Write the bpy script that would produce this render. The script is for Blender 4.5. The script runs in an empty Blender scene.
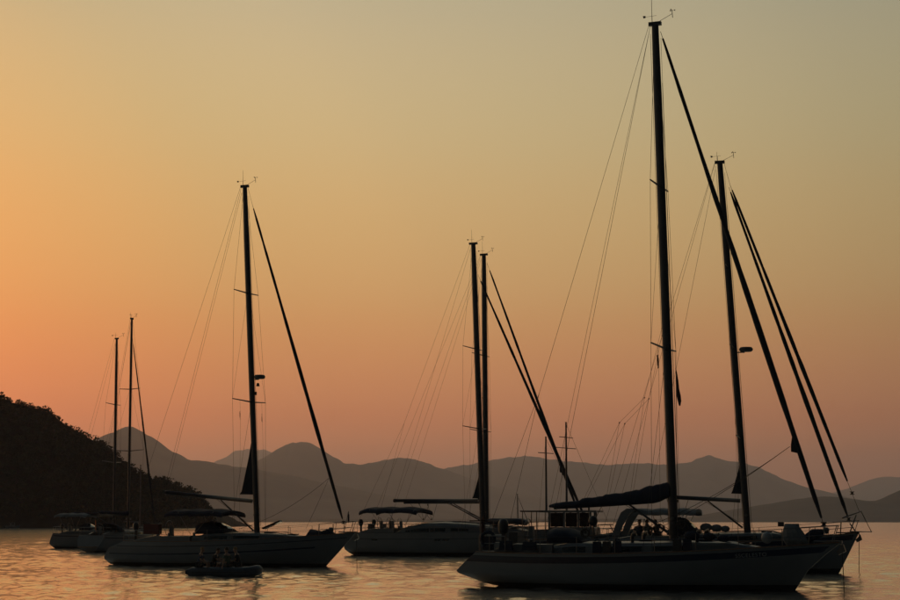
import bpy, math, random
from mathutils import Vector, Matrix
R = math.radians
random.seed(7)
scene = bpy.context.scene
col = scene.collection

# ------------------------------------------------------------------ camera
cam_d = bpy.data.cameras.new("camera")
cam_d.lens = 70.0; cam_d.sensor_width = 36.0
cam_d.clip_start = 0.5; cam_d.clip_end = 60000
cam = bpy.data.objects.new("camera", cam_d); col.objects.link(cam)
cam.location = (0, 0, 2.4)
cam.rotation_euler = (R(90) + math.atan(221.5 / 1750.0), 0, 0)
scene.camera = cam

# ------------------------------------------------------------------ sky
SUN_AZ, SUN_EL = -27.0, 1.5          # degrees left of the view axis (+Y), degrees above the horizon
sx, sy = math.sin(R(SUN_AZ)), math.cos(R(SUN_AZ))
sun_dir = Vector((sx * math.cos(R(SUN_EL)), sy * math.cos(R(SUN_EL)), math.sin(R(SUN_EL))))
world = bpy.data.worlds.new("World"); scene.world = world; world.use_nodes = True
wn, wl = world.node_tree.nodes, world.node_tree.links
wn.clear()
w_out = wn.new("ShaderNodeOutputWorld"); w_bg = wn.new("ShaderNodeBackground")
wl.new(w_bg.outputs[0], w_out.inputs[0])
w_tc = wn.new("ShaderNodeTexCoord")
w_nrm = wn.new("ShaderNodeVectorMath"); w_nrm.operation = 'NORMALIZE'
wl.new(w_tc.outputs["Generated"], w_nrm.inputs[0])
w_sep = wn.new("ShaderNodeSeparateXYZ"); wl.new(w_nrm.outputs[0], w_sep.inputs[0])
def wmath(op, a, b=None, clamp=False):
    n = wn.new("ShaderNodeMath"); n.operation = op; n.use_clamp = clamp
    for i, v in enumerate((a, b)):
        if v is None: continue
        if isinstance(v, (int, float)): n.inputs[i].default_value = v
        else: wl.new(v, n.inputs[i])
    return n.outputs[0]
elev = wmath('DIVIDE', wmath('ARCSINE', w_sep.outputs[2]), math.pi / 2, True)      # 0 horizon .. 1 zenith
w_dot = wn.new("ShaderNodeVectorMath"); w_dot.operation = 'DOT_PRODUCT'
wl.new(w_nrm.outputs[0], w_dot.inputs[0]); w_dot.inputs[1].default_value = sun_dir
theta = wmath('DIVIDE', wmath('ARCCOSINE', wmath('MINIMUM', w_dot.outputs["Value"], 0.99999)), math.pi, True)
def ramp(fac, stops, span):
    n = wn.new("ShaderNodeValToRGB"); cr = n.color_ramp; cr.interpolation = 'CARDINAL'
    while len(cr.elements) < len(stops): cr.elements.new(0.5)
    for e, (p, c) in zip(cr.elements, stops):
        e.position = p / span; e.color = (c[0], c[1], c[2], 1)
    wl.new(fac, n.inputs[0]); return n.outputs[0]
E_COL = ramp(elev, [(0, (.42, .138, .066)), (2.3, (.60, .188, .072)), (3.9, (.67, .236, .084)), (7.2, (.665, .358, .128)),
                    (11.7, (.635, .452, .206)), (16.6, (.545, .455, .274)), (28, (.37, .37, .28)), (48, (.20, .23, .22)),
                    (90, (.09, .12, .14))], 90.0)
# falloff with the angle from the sunken sun, halved to stay inside 0..1
A_COL = ramp(theta, [(0, (.95, .62, .36)), (13, (.79, .55, .365)), (20, (.597, .518, .435)), (27, (.53, .512, .50)), (41, (.365, .388, .412)),
                     (62, (.185, .222, .26)), (92, (.062, .082, .108)), (130, (.018, .026, .036)), (180, (.010, .015, .023))], 180.0)
w_mul = wn.new("ShaderNodeMix"); w_mul.data_type = 'RGBA'; w_mul.blend_type = 'MULTIPLY'
w_mul.inputs[0].default_value = 1.0
wl.new(E_COL, w_mul.inputs[6]); wl.new(A_COL, w_mul.inputs[7])
wl.new(w_mul.outputs[2], w_bg.inputs[0])
w_bg.inputs[1].default_value = 2.0

# ------------------------------------------------------------------ sun (on the horizon, almost gone)
sun_d = bpy.data.lights.new("sun", 'SUN'); sun_d.energy = 0.25; sun_d.angle = R(2.0); sun_d.color = (1.0, .55, .25)
sun = bpy.data.objects.new("sun", sun_d); col.objects.link(sun)
sun.rotation_euler = (-sun_dir).to_track_quat('-Z', 'Y').to_euler()

scene.view_settings.view_transform = 'Standard'
scene.view_settings.look = 'None'
scene.view_settings.exposure = 0.0
scene.view_settings.gamma = 1.0
scene.cycles.use_denoising = True
scene.cycles.max_bounces = 6
scene.cycles.volume_bounces = 1

# ------------------------------------------------------------------ materials
def mat(name, c, rough=.5, metal=0.0, var=0.0, scale=3.0, bump=0.0, bscale=40.0, spec=.5, trans=0.0):
    m = bpy.data.materials.new(name); m.use_nodes = True
    nt = m.node_tree; n, l = nt.nodes, nt.links
    b = n["Principled BSDF"]
    b.inputs["Roughness"].default_value = rough; b.inputs["Metallic"].default_value = metal
    b.inputs["Specular IOR Level"].default_value = spec
    b.inputs["Transmission Weight"].default_value = trans
    tc = n.new("ShaderNodeTexCoord")
    if var > 0:
        no = n.new("ShaderNodeTexNoise"); no.inputs["Scale"].default_value = scale; no.inputs["Detail"].default_value = 6
        l.new(tc.outputs["Object"], no.inputs["Vector"])
        r = n.new("ShaderNodeValToRGB")
        r.color_ramp.elements[0].position = .3; r.color_ramp.elements[1].position = .7
        r.color_ramp.elements[0].color = (*[x * (1 - var) for x in c], 1)
        r.color_ramp.elements[1].color = (*[min(1, x * (1 + var)) for x in c], 1)
        l.new(no.outputs["Fac"], r.inputs[0]); l.new(r.outputs[0], b.inputs["Base Color"])
    else:
        b.inputs["Base Color"].default_value = (*c, 1)
    if bump > 0:
        nb = n.new("ShaderNodeTexNoise"); nb.inputs["Scale"].default_value = bscale; nb.inputs["Detail"].default_value = 4
        l.new(tc.outputs["Object"], nb.inputs["Vector"])
        bp = n.new("ShaderNodeBump"); bp.inputs["Strength"].default_value = bump; bp.inputs["Distance"].default_value = .02
        l.new(nb.outputs["Fac"], bp.inputs["Height"]); l.new(bp.outputs[0], b.inputs["Normal"])
    return m
M = dict(
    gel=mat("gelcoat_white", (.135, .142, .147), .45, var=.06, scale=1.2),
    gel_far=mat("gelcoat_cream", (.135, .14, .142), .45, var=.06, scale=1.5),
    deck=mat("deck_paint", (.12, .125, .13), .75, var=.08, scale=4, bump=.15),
    teak=mat("teak", (.20, .12, .07), .65, var=.25, scale=9, bump=.2),
    navy=mat("navy_stripe", (.012, .016, .035), .3),
    black=mat("antifouling", (.012, .013, .016), .6, var=.3, scale=5),
    glass=mat("smoked_window", (.008, .010, .012), .06),
    alu=mat("mast_alloy", (.075, .077, .085), .42, .6, var=.1, scale=2),
    steel=mat("stainless", (.16, .16, .16), .4, .8),
    wire=mat("rigging_wire", (.06, .06, .06), .45, .7),
    rope=mat("rope", (.07, .06, .055), .9, var=.2, scale=30),
    canvas=mat("canvas_navy", (.018, .022, .04), .9, var=.25, scale=3, bump=.5, bscale=14),
    canvas_grey=mat("canvas_grey", (.17, .18, .19), .9, var=.15, scale=3, bump=.5, bscale=14),
    uv=mat("sail_strip", (.016, .02, .028), .85, var=.25, scale=5, bump=.4, bscale=18),
    sail=mat("sailcloth", (.26, .26, .27), .8, var=.15, scale=4, bump=.4, bscale=12),
    rubber=mat("hypalon", (.06, .065, .075), .55, var=.12, scale=4, bump=.1),
    fender=mat("fender_vinyl", (.24, .25, .26), .5, var=.1),
    red=mat("red_plastic", (.12, .028, .02), .7, var=.15),
    orange=mat("orange_cloth", (.62, .16, .02), .85, var=.1),
    cloth_dark=mat("flag_cloth", (.06, .02, .02), .9, var=.2, scale=8),
    plastic=mat("dark_plastic", (.025, .025, .028), .45),
    white_plastic=mat("white_plastic", (.07, .07, .07), .6),
    skin=mat("skin", (.33, .19, .13), .55, var=.08),
    hair_brown=mat("hair_brown", (.05, .028, .015), .7, var=.3, scale=40, bump=.6, bscale=80),
    hair_fair=mat("hair_fair", (.26, .15, .06), .7, var=.3, scale=40, bump=.6, bscale=80),
    shirt_a=mat("shirt_blue", (.05, .07, .12), .9, var=.15, bump=.4),
    shirt_b=mat("shirt_black", (.03, .03, .03), .9, var=.2, bump=.4),
    shirt_c=mat("shirt_olive", (.12, .13, .09), .9, var=.15, bump=.4),
    shorts=mat("shorts", (.06, .055, .05), .9, var=.2, bump=.4),
    letter=mat("lettering", (.34, .34, .33), .5),
    wood=mat("varnished_wood", (.16, .075, .03), .35, var=.3, scale=6),
)

# ------------------------------------------------------------------ mesh helpers
class MB:
    def __init__(s): s.v = []; s.f = []
    def grid(s, rows, closed_u=False, closed_v=False):
        """rows: list of equal-length point lists"""
        b = len(s.v); nu, nv = len(rows), len(rows[0])
        for r in rows: s.v += [tuple(p) for p in r]
        for i in range(nu if closed_u else nu - 1):
            for j in range(nv if closed_v else nv - 1):
                i2, j2 = (i + 1) % nu, (j + 1) % nv
                s.f.append((b + i * nv + j, b + i2 * nv + j, b + i2 * nv + j2, b + i * nv + j2))
        return s
    def poly(s, pts):
        b = len(s.v); s.v += [tuple(p) for p in pts]; s.f.append(tuple(range(b, b + len(pts)))); return s
    def box(s, c, size, rz=0, ry=0, taper=1.0):
        m = Matrix.Rotation(rz, 3, 'Z') @ Matrix.Rotation(ry, 3, 'Y')
        b = len(s.v)
        for k in (-1, 1):
            t = taper if k > 0 else 1
            for (i, j) in ((-1, -1), (1, -1), (1, 1), (-1, 1)):
                s.v.append(tuple(Vector(c) + m @ Vector((i * size[0] / 2 * t, j * size[1] / 2 * t, k * size[2] / 2))))
        for q in ((3, 2, 1, 0), (4, 5, 6, 7), (0, 1, 5, 4), (1, 2, 6, 5), (2, 3, 7, 6), (3, 0, 4, 7)):
            s.f.append(tuple(b + i for i in q))
        return s
    def tube(s, path, r, n=6, flat=1.0, cap=True):
        """r: number or one radius per point; flat squashes the second axis"""
        P = [Vector(p) for p in path]
        rr = r if isinstance(r, (list, tuple)) else [r] * len(P)
        rows = []; up = None
        for i, p in enumerate(P):
            d = (P[min(i + 1, len(P) - 1)] - P[max(i - 1, 0)])
            d = d.normalized() if d.length > 1e-9 else Vector((0, 0, 1))
            if up is None:
                up = Vector((1, 0, 0)) if abs(d.x) < .8 else Vector((0, 0, 1))
            u = (up - d * up.dot(d)); u = u.normalized() if u.length > 1e-6 else d.orthogonal().normalized()
            w = d.cross(u); up = u
            rows.append([p + (u * math.cos(2 * math.pi * k / n) + w * math.sin(2 * math.pi * k / n) * flat) * rr[i] for k in range(n)])
        b = len(s.v); s.grid(rows, closed_v=True)
        if cap:
            s.f.append(tuple(b + k for k in range(n - 1, -1, -1)))
            e = b + (len(P) - 1) * n; s.f.append(tuple(e + k for k in range(n)))
        return s
    def lathe(s, prof, c=(0, 0, 0), n=14, axis='Z'):
        rows = []
        for (r, h) in prof:
            row = []
            for k in range(n):
                a = 2 * math.pi * k / n; x, y, z = r * math.cos(a), r * math.sin(a), h
                if axis == 'X': x, y, z = z, x, y
                if axis == 'Y': x, y, z = y, z, x
                row.append((c[0] + x, c[1] + y, c[2] + z))
            rows.append(row)
        return s.grid(rows, closed_v=True)
    def ball(s, c, r, n=12, sc=(1, 1, 1)):
        rows = []
        for i in range(n // 2 + 1):
            a = math.pi * i / (n // 2)
            rr = max(1e-4, math.sin(a)) * r
            rows.append([(c[0] + sc[0] * rr * math.cos(2 * math.pi * k / n), c[1] + sc[1] * rr * math.sin(2 * math.pi * k / n), c[2] - sc[2] * r * math.cos(a)) for k in range(n)])
        return s.grid(rows, closed_v=True)
    def torus(s, c, R_, r, axis='X', n=20, m=6, a0=0, a1=360):
        pts = []
        for i in range(n + 1):
            a = R(a0 + (a1 - a0) * i / n)
            u, v = R_ * math.cos(a), R_ * math.sin(a)
            pts.append({'X': (c[0], c[1] + u, c[2] + v), 'Y': (c[0] + u, c[1], c[2] + v), 'Z': (c[0] + u, c[1] + v, c[2])}[axis])
        return s.tube(pts, r, m)
    def slab(s, outline, th, axis='Y'):
        """flat outline of points (3-D) given thickness along an axis"""
        d = Vector({'X': (1, 0, 0), 'Y': (0, 1, 0), 'Z': (0, 0, 1)}[axis]) * th / 2
        n = len(outline); b = len(s.v)
        s.v += [tuple(Vector(p) - d) for p in outline] + [tuple(Vector(p) + d) for p in outline]
        s.f.append(tuple(b + i for i in range(n))); s.f.append(tuple(b + n + i for i in range(n - 1, -1, -1)))
        for i in range(n): s.f.append((b + i, b + n + i, b + n + (i + 1) % n, b + (i + 1) % n))
        return s
    def mesh(s, name, m, smooth=False):
        me = bpy.data.meshes.new(name); me.from_pydata(s.v, [], s.f); me.materials.append(m)
        me.validate(); me.update()
        if smooth: me.polygons.foreach_set("use_smooth", [True] * len(me.polygons))
        return me
    def build(s, name, m, parent=None, smooth=False):
        o = bpy.data.objects.new(name, s.mesh(name, m, smooth)); col.objects.link(o)
        if parent is not None: o.parent = parent
        return o
def tag(o, label=None, cat=None, group=None, kind=None):
    if label: o["label"] = label
    if cat: o["category"] = cat
    if group: o["group"] = group
    if kind: o["kind"] = kind
    return o
def empty(name, loc, rz=0):
    o = bpy.data.objects.new(name, None); o.empty_display_size = .3
    col.objects.link(o); o.location = loc; o.rotation_euler = (0, 0, rz); return o
def lerp(a, b, t): return a + (b - a) * t
def interp(tab, x):
    if x <= tab[0][0]: return tab[0][1]
    for (x0, y0), (x1, y1) in zip(tab, tab[1:]):
        if x <= x1: return lerp(y0, y1, (x - x0) / (x1 - x0))
    return tab[-1][1]
def sag(p, q, drop, n=10):
    p, q = Vector(p), Vector(q)
    return [p.lerp(q, i / n) - Vector((0, 0, drop * 4 * (i / n) * (1 - i / n))) for i in range(n + 1)]

# ------------------------------------------------------------------ sea
def sea_material():
    m = bpy.data.materials.new("sea_water"); m.use_nodes = True
    n, l = m.node_tree.nodes, m.node_tree.links; b = n["Principled BSDF"]
    b.inputs["Base Color"].default_value = (.95, .93, .88, 1)
    b.inputs["Roughness"].default_value = .125; b.inputs["Metallic"].default_value = 1.0
    g = n.new("ShaderNodeNewGeometry"); acc = None
    for sc, k, det, st in ((1.8, .035, 2, (.6, 1, 1)), (6.0, .05, 2, (.7, 1, 1))):
        mp = n.new("ShaderNodeMapping"); mp.inputs["Scale"].default_value = st
        l.new(g.outputs["Position"], mp.inputs[0])
        t = n.new("ShaderNodeTexNoise"); t.inputs["Scale"].default_value = sc; t.inputs["Detail"].default_value = det
        l.new(mp.outputs[0], t.inputs["Vector"])
        s1 = n.new("ShaderNodeVectorMath"); s1.operation = 'SUBTRACT'; l.new(t.outputs["Color"], s1.inputs[0]); s1.inputs[1].default_value = (.5, .5, .5)
        s2 = n.new("ShaderNodeVectorMath"); s2.operation = 'MULTIPLY'; l.new(s1.outputs[0], s2.inputs[0]); s2.inputs[1].default_value = (k * 2, k * 2, 0)
        if acc is None: acc = s2.outputs[0]
        else:
            a = n.new("ShaderNodeVectorMath"); a.operation = 'ADD'; l.new(acc, a.inputs[0]); l.new(s2.outputs[0], a.inputs[1]); acc = a.outputs[0]
    # calmer and livelier patches (cat's paws)
    pt = n.new("ShaderNodeTexNoise"); pt.inputs["Scale"].default_value = .045; pt.inputs["Detail"].default_value = 3
    l.new(g.outputs["Position"], pt.inputs["Vector"])
    pr = n.new("ShaderNodeMapRange"); pr.inputs[1].default_value = .35; pr.inputs[2].default_value = .65; pr.inputs[3].default_value = .55; pr.inputs[4].default_value = 1.15
    l.new(pt.outputs["Fac"], pr.inputs[0])
    sc_ = n.new("ShaderNodeVectorMath"); sc_.operation = 'SCALE'; l.new(acc, sc_.inputs[0]); l.new(pr.outputs[0], sc_.inputs["Scale"])
    a = n.new("ShaderNodeVectorMath"); a.operation = 'ADD'; l.new(sc_.outputs[0], a.inputs[0]); a.inputs[1].default_value = (0, 0, 1)
    nn = n.new("ShaderNodeVectorMath"); nn.operation = 'NORMALIZE'; l.new(a.outputs[0], nn.inputs[0])
    l.new(nn.outputs[0], b.inputs["Normal"])
    return m
import numpy as np
def sea_mesh():
    """one sheet to the far shore; its ripples are real relief, meshed finest round the anchorage"""
    ys = [-800.0, -300, -80, 0, 20, 30, 36]
    while ys[-1] < 700: ys.append(ys[-1] + .0019 * ys[-1] + .015)
    while ys[-1] < 28500: ys.append(ys[-1] * 1.05)
    ys[-1] = 28500.0
    xp = [0.0]
    while xp[-1] < 185: xp.append(xp[-1] + max(.16, .0095 * xp[-1]))
    while xp[-1] < 15000: xp.append(xp[-1] * 1.25)
    xp[-1] = 15000.0
    xs = np.array([-v for v in reversed(xp[1:])] + xp); ys = np.array(ys)
    X, Y = np.meshgrid(xs, ys); Z = np.zeros_like(X)
    sy_ = np.gradient(ys)[:, None]; sx_ = np.gradient(xs)[None, :]
    rg = np.random.RandomState(11)
    patch = 1.0 + .25 * np.sin(X * .11 + 1.3 * np.sin(Y * .05)) * np.sin(Y * .07 + .9 * np.sin(X * .06 + 1.0))
    for k in range(60):
        lam = .62 * (9.0 ** (rg.rand() ** 1.7)); ang = R(200) + rg.randn() * .75
        kx, ky = 2 * math.pi / lam * math.cos(ang), 2 * math.pi / lam * math.sin(ang)
        slope = .0235 * (1.0 if lam < 2.2 else .30)
        amp = slope * lam / (2 * math.pi)
        keep = np.clip((lam / np.maximum(sy_ * abs(math.sin(ang)), sx_ * abs(math.cos(ang))) - 2.5) / 2.5, 0, 1)
        Z += amp * keep * np.sin(kx * X + ky * Y + rg.rand() * 6.28 + .35 * np.sin(.13 * X + .21 * Y + k)) * (patch if lam < 2.5 else 1)
    nx, ny = len(xs), len(ys)
    co = np.stack([X, Y, Z], -1).reshape(-1, 3)
    idx = np.arange(nx * ny).reshape(ny, nx)
    q = np.stack([idx[:-1, :-1], idx[:-1, 1:], idx[1:, 1:], idx[1:, :-1]], -1).reshape(-1, 4)
    me = bpy.data.meshes.new("sea"); me.vertices.add(len(co)); me.vertices.foreach_set("co", co.astype(np.float32).ravel())
    me.loops.add(q.size); me.loops.foreach_set("vertex_index", q.astype(np.int32).ravel())
    me.polygons.add(len(q)); me.polygons.foreach_set("loop_start", np.arange(0, q.size, 4, dtype=np.int32))
    me.polygons.foreach_set("use_smooth", np.ones(len(q), dtype=bool))
    me.update(calc_edges=True); me.materials.append(sea_material())
    return me
sea_o = bpy.data.objects.new("sea", sea_mesh()); col.objects.link(sea_o)
tag(sea_o, "calm rippled sea reflecting the orange dusk sky", "sea", kind='structure')

# ------------------------------------------------------------------ mountains
M["mountain"] = mat("mountain_scrub", (.055, .055, .04), .95, var=.35, scale=.004, spec=.1)
F_PX = 1750.0; HOR = 521.5
def fbm(x, seed, octs=5, base=1.0):
    t = 0; a = 1
    for o in range(octs):
        ph = seed * 13.7 + o * 5.1
        t += a * math.sin(x * base * 2 ** o * 1.13 + ph) * math.cos(x * base * 2 ** o * .57 + ph * 1.7); a *= .5
    return t
def ridge(name, label, dist, prof, halfdepth, seed, rough=.02, ext=4400):
    """prof: skyline as (bearing in 1/1750 rad right of the axis, height above the water horizon in the same unit)"""
    P = [((px - 450) / F_PX * dist, (HOR - py) / F_PX * dist + 2.4) for px, py in prof]
    P = [(P[0][0] - ext, P[0][1] * .7)] + P + [(P[-1][0] + ext, P[-1][1] * .7)]
    x0, x1 = P[0][0], P[-1][0]; n = 620; rows = []
    for i in range(n + 1):
        x = lerp(x0, x1, i / n); h = interp(P, x)
        h *= 1 + rough * .5 * fbm(x / dist * 60, seed, 5) + .010 * fbm(x / dist * 420, seed + 2, 4)
        row = []
        for j in range(-12, 13):
            s = j / 12; fall = (1 - abs(s) ** 1.25)
            gul = 1 + .16 * (1 - fall) * fbm(x / dist * 45 + s * 2.2, seed + 3, 4) + .10 * (abs(s) * (1 - abs(s)) * 4) * fbm(x / dist * 26 - s * 3, seed + 9, 3)
            z = -3 if abs(j) == 12 else max(-2, h * fall * gul)
            if j == 0: z = h
            row.append((x + s * halfdepth * .12 * fbm(s * 3 + i * .05, seed + 5, 2), dist + s * halfdepth + (1 - abs(s)) * 90 * fbm(x / dist * 20, seed + 7, 2), z))
        rows.append(row)
    o = MB().grid(rows).build(name, M["mountain"], smooth=True)
    return tag(o, label, "mountain", kind='structure')
ridge("mountain", "pointed brown mountain rising just beyond the wooded headland", 8800,
      [(-60, 478), (0, 470), (60, 455), (95, 439), (112, 432.5), (127, 426), (131, 427), (150, 437.5), (168, 450), (192, 461), (208, 462), (232, 466), (262, 471), (300, 478), (340, 487), (390, 497), (440, 506), (500, 515), (560, 519)], 1400, 1)
ridge("mountain", "broad twin-humped mountain in the middle of the range", 12500,
      [(180, 500), (230, 478), (255, 464), (272, 453), (285, 446), (300, 442), (312, 444), (328, 454), (345, 463), (362, 465), (376, 463), (392, 459), (408, 459), (428, 464), (450, 471), (470, 479), (492, 487), (525, 495), (570, 504), (640, 514)], 1760, 2)
ridge("mountain", "long mountain with a small peak behind the tallest yacht mast", 16000,
      [(395, 486), (430, 473), (455, 467), (482, 463), (502, 459), (525, 457), (545, 459), (575, 462), (600, 465), (622, 465), (650, 464), (672, 466), (690, 463), (698, 459), (706, 456), (714, 459), (724, 463), (737, 463), (756, 468), (776, 478), (800, 487), (822, 492), (840, 497), (900, 509), (960, 515)], 2200, 3)
ridge("mountain", "pale rounded peak showing behind the twin-humped mountain", 21500,
      [(140, 490), (200, 470), (222, 460), (236, 452), (250, 450), (266, 451), (280, 456), (320, 468), (400, 480), (480, 490)], 2400, 4)
ridge("mountain", "faint distant mountain fading into haze past the yacht bows", 24000,
      [(700, 505), (780, 500), (825, 495), (845, 489), (862, 483), (876, 478), (890, 477), (905, 479), (960, 484), (1040, 492)], 2400, 5)
ridge("mountain", "low dark ridge running down to the water past the bows", 5600,
      [(690, 519), (740, 509), (790, 500), (815, 497), (832, 497), (850, 500), (868, 502), (884, 497), (900, 489), (925, 484), (980, 488), (1060, 496)], 800, 6)

# ------------------------------------------------------------------ wooded headland
HD = 690.0
HP = [(-230, 350), (-120, 372), (-40, 396), (0, 408), (15, 412), (30, 417), (42, 428), (60, 437), (85, 451), (100, 463), (115, 476), (128, 484), (150, 490), (168, 496), (182, 502), (190, 509), (195, 518), (199, 526)]
HT = [((px - 450) / F_PX * HD, max(0, (HOR - py) / F_PX * HD + 2.4)) for px, py in HP] + [(-90, -1.0)]
def head_z(x, y):
    h = interp(HT, x)
    s = (y - 640) / 60.0
    edge = max(0, min(1, s)) ** .8 if s > 0 else 0
    z = h * (edge if y < 700 else max(0, 1 - ((y - 700) / 190.0) ** 2))
    return z + .6 * fbm(x * .11 + y * .07, 4, 3) * min(1, max(0, s) * 4) if z > .2 else min(z, .2) - (0 if s > 0 else 1.5)
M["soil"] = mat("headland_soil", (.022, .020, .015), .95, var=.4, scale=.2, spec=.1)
rows = [[(x, y, head_z(x, y)) for y in [632 + 6 * j for j in range(45)]] for x in [-270 + 3 * i for i in range(62)]]
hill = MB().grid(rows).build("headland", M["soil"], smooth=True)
tag(hill, "dark wooded headland running down to the water", "hill", kind='structure')
rng = random.Random(3)
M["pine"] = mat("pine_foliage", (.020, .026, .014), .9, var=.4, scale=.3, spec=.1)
fo = MB()
def crown(cx, cy, cz, w, h):
    n = rng.randint(54, 74)
    for k in range(n):
        a = rng.uniform(0, 2 * math.pi); t = rng.random() ** .6; q = rng.uniform(-.5, .5)
        rad = w * .5 * math.sqrt(max(.05, 1 - (2 * q) ** 2)) * t
        p = Vector((cx + rad * math.cos(a), cy + rad * math.sin(a), cz + h * (.62 + .42 * q)))
        s = rng.uniform(.24, .58)
        u = Vector((rng.gauss(0, 1), rng.gauss(0, 1), rng.gauss(0, .6))).normalized(); v = u.orthogonal().normalized()
        v = (v + u.cross(v) * rng.uniform(-1, 1)).normalized()
        b = len(fo.v)
        fo.v += [tuple(p + u * s), tuple(p + v * s * .8), tuple(p - u * s * .9), tuple(p - v * s * .8)]
        fo.f.append((b, b + 1, b + 2, b + 3))
    b0 = Vector((cx, cy, cz - .4)); fo.tube([b0, b0 + Vector((rng.uniform(-.2, .2), 0, h * .7))], [.16, .07], 4, cap=False)
cnt = 0
for i in range(4200):
    x = rng.uniform(-265, -96); y = rng.uniform(642, 745)
    z = head_z(x, y)
    if z < .5: continue
    big = rng.random()
    crown(x, y, z, rng.uniform(2.4, 4.4) * (1.3 if big > .8 else 1), rng.uniform(2.4, 4.6) * (1.7 if big > .86 else 1)); cnt += 1
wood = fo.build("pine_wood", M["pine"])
tag(wood, "dense dark pine wood covering the headland", "woodland", kind='stuff')

# ------------------------------------------------------------------ yacht parts
class Hull:
    def __init__(s, stern, bow, beam, sheer, sr=.72, tm=.42, zk=(-.05, -.5, -.3)):
        s.stern, s.bow, s.Bm, s.sheer, s.sr, s.tm, s.k = stern, bow, beam / 2, sheer, sr, tm, zk
    def X(s, t, z): return lerp(interp(s.stern, z), interp(s.bow, z), t)
    def zs(s, t):
        a, m, b = s.sheer; return a * (1 - t) * (1 - 2 * t) + 4 * m * t * (1 - t) + b * t * (2 * t - 1)
    def zk(s, t):
        a, m, b = s.k
        return lerp(a, m, math.sin(min(1, t / .35) * math.pi / 2)) if t < .35 else lerp(m, b, ((t - .35) / .65) ** 2)
    def B(s, t):
        if t < s.tm: return s.Bm * (s.sr + (1 - s.sr) * math.sin(math.pi / 2 * t / s.tm))
        u = (t - s.tm) / (1 - s.tm); return max(.035, s.Bm * (1 - u ** 2.2) ** .92)
    def pt(s, t, v, side=1, off=0):
        zk, zs = s.zk(t), s.zs(t); z = zk + (zs - zk) * v
        u = max(0, (t - .55) / .45)
        full = (1 - (1 - v) ** 2.6) ** .62; vee = v ** .85
        hb = s.B(t) * lerp(full, vee, u * .85) + off
        return Vector((s.X(t, z), side * hb, z))
    def t_at(s, x):
        lo, hi = 0, 1
        for _ in range(30):
            m = (lo + hi) / 2
            if s.X(m, s.zs(m)) < x: lo = m
            else: hi = m
        return (lo + hi) / 2
    def edge(s, x, side=1, inset=0):
        t = s.t_at(x); p = s.pt(t, 1, side); p.y -= side * min(inset, abs(p.y) - .02); return p
    def deck_z(s, x):
        return s.zs(s.t_at(x)) - .03
    def band(s, side, t0, t1, d0=None, d1=None, z0=None, z1=None, off=.008, n=44):
        rows = []
        for i in range(n + 1):
            t = lerp(t0, t1, i / n); zs, zk = s.zs(t), s.zk(t)
            za, zb = (zs - d0, zs - d1) if d0 is not None else (z1, z0)
            row = []
            for j in range(3):
                z = lerp(za, zb, j / 2); v = max(.02, min(1, (z - zk) / (zs - zk)))
                row.append(s.pt(t, v, side, off))
            rows.append(row)
        return rows
def make_hull(h, root, m, stripe=None, boot=(.02, .14), lines=(), ports=(), teak=True):
    mb = MB(); NT, NV = 44, 14; vs = [(j / NV) ** 1.15 for j in range(NV + 1)]
    for side in (1, -1):
        mb.grid([[h.pt(i / NT, v, side) for v in vs] for i in range(NT + 1)])
    mb.grid([[h.pt(0, v, 1) for v in vs], [h.pt(0, v, -1) for v in vs]])        # transom
    mb.grid([[h.pt(1, v, 1) for v in vs], [h.pt(1, v, -1) for v in vs]])
    hull = mb.build("hull", m, root, smooth=False)
    hull.data.polygons.foreach_set("use_smooth", [i < 2 * NT * NV for i in range(len(hull.data.polygons))])
    dk = MB(); rows = []
    for i in range(NT + 1):
        t = i / NT; p = h.pt(t, 1, 1)
        rows.append([(p.x, p.y * q * .99, p.z - .03 + .05 * (1 - q * q) * min(1, h.B(t))) for q in (-1, -.6, -.2, .2, .6, 1)])
    dk.grid(rows).build("deck", M["deck"], root, smooth=True)
    for side in (1, -1):
        MB().tube([h.pt(i / 40, 1, side, -.005) + Vector((0, 0, .02)) for i in range(41)], .022, 5).build("toe_rail", M["wood"] if teak else M["alu"], root)
        if boot: MB().grid(h.band(side, .0, 1.0, z0=boot[0], z1=boot[1], off=.010)).build("boot_stripe", M["black"], hull)
        MB().grid(h.band(side, .0, 1.0, z0=-.3, z1=.02, off=.005)).build("antifouling", M["black"], hull)
        if stripe: MB().grid(h.band(side, .0, .995, d0=stripe[0], d1=stripe[1], off=.008)).build("stripe", M["navy"], hull)
        for (t0, t1, d0, d1) in lines: MB().grid(h.band(side, t0, t1, d0=d0, d1=d1, off=.007)).build("stripe", M["navy"], hull)
        for (t0, t1, d0, d1) in ports:
            MB().grid(h.band(side, t0, t1, d0=d0, d1=d1, off=.012, n=4)).build("portlight", M["glass"], hull)
    return hull
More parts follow.
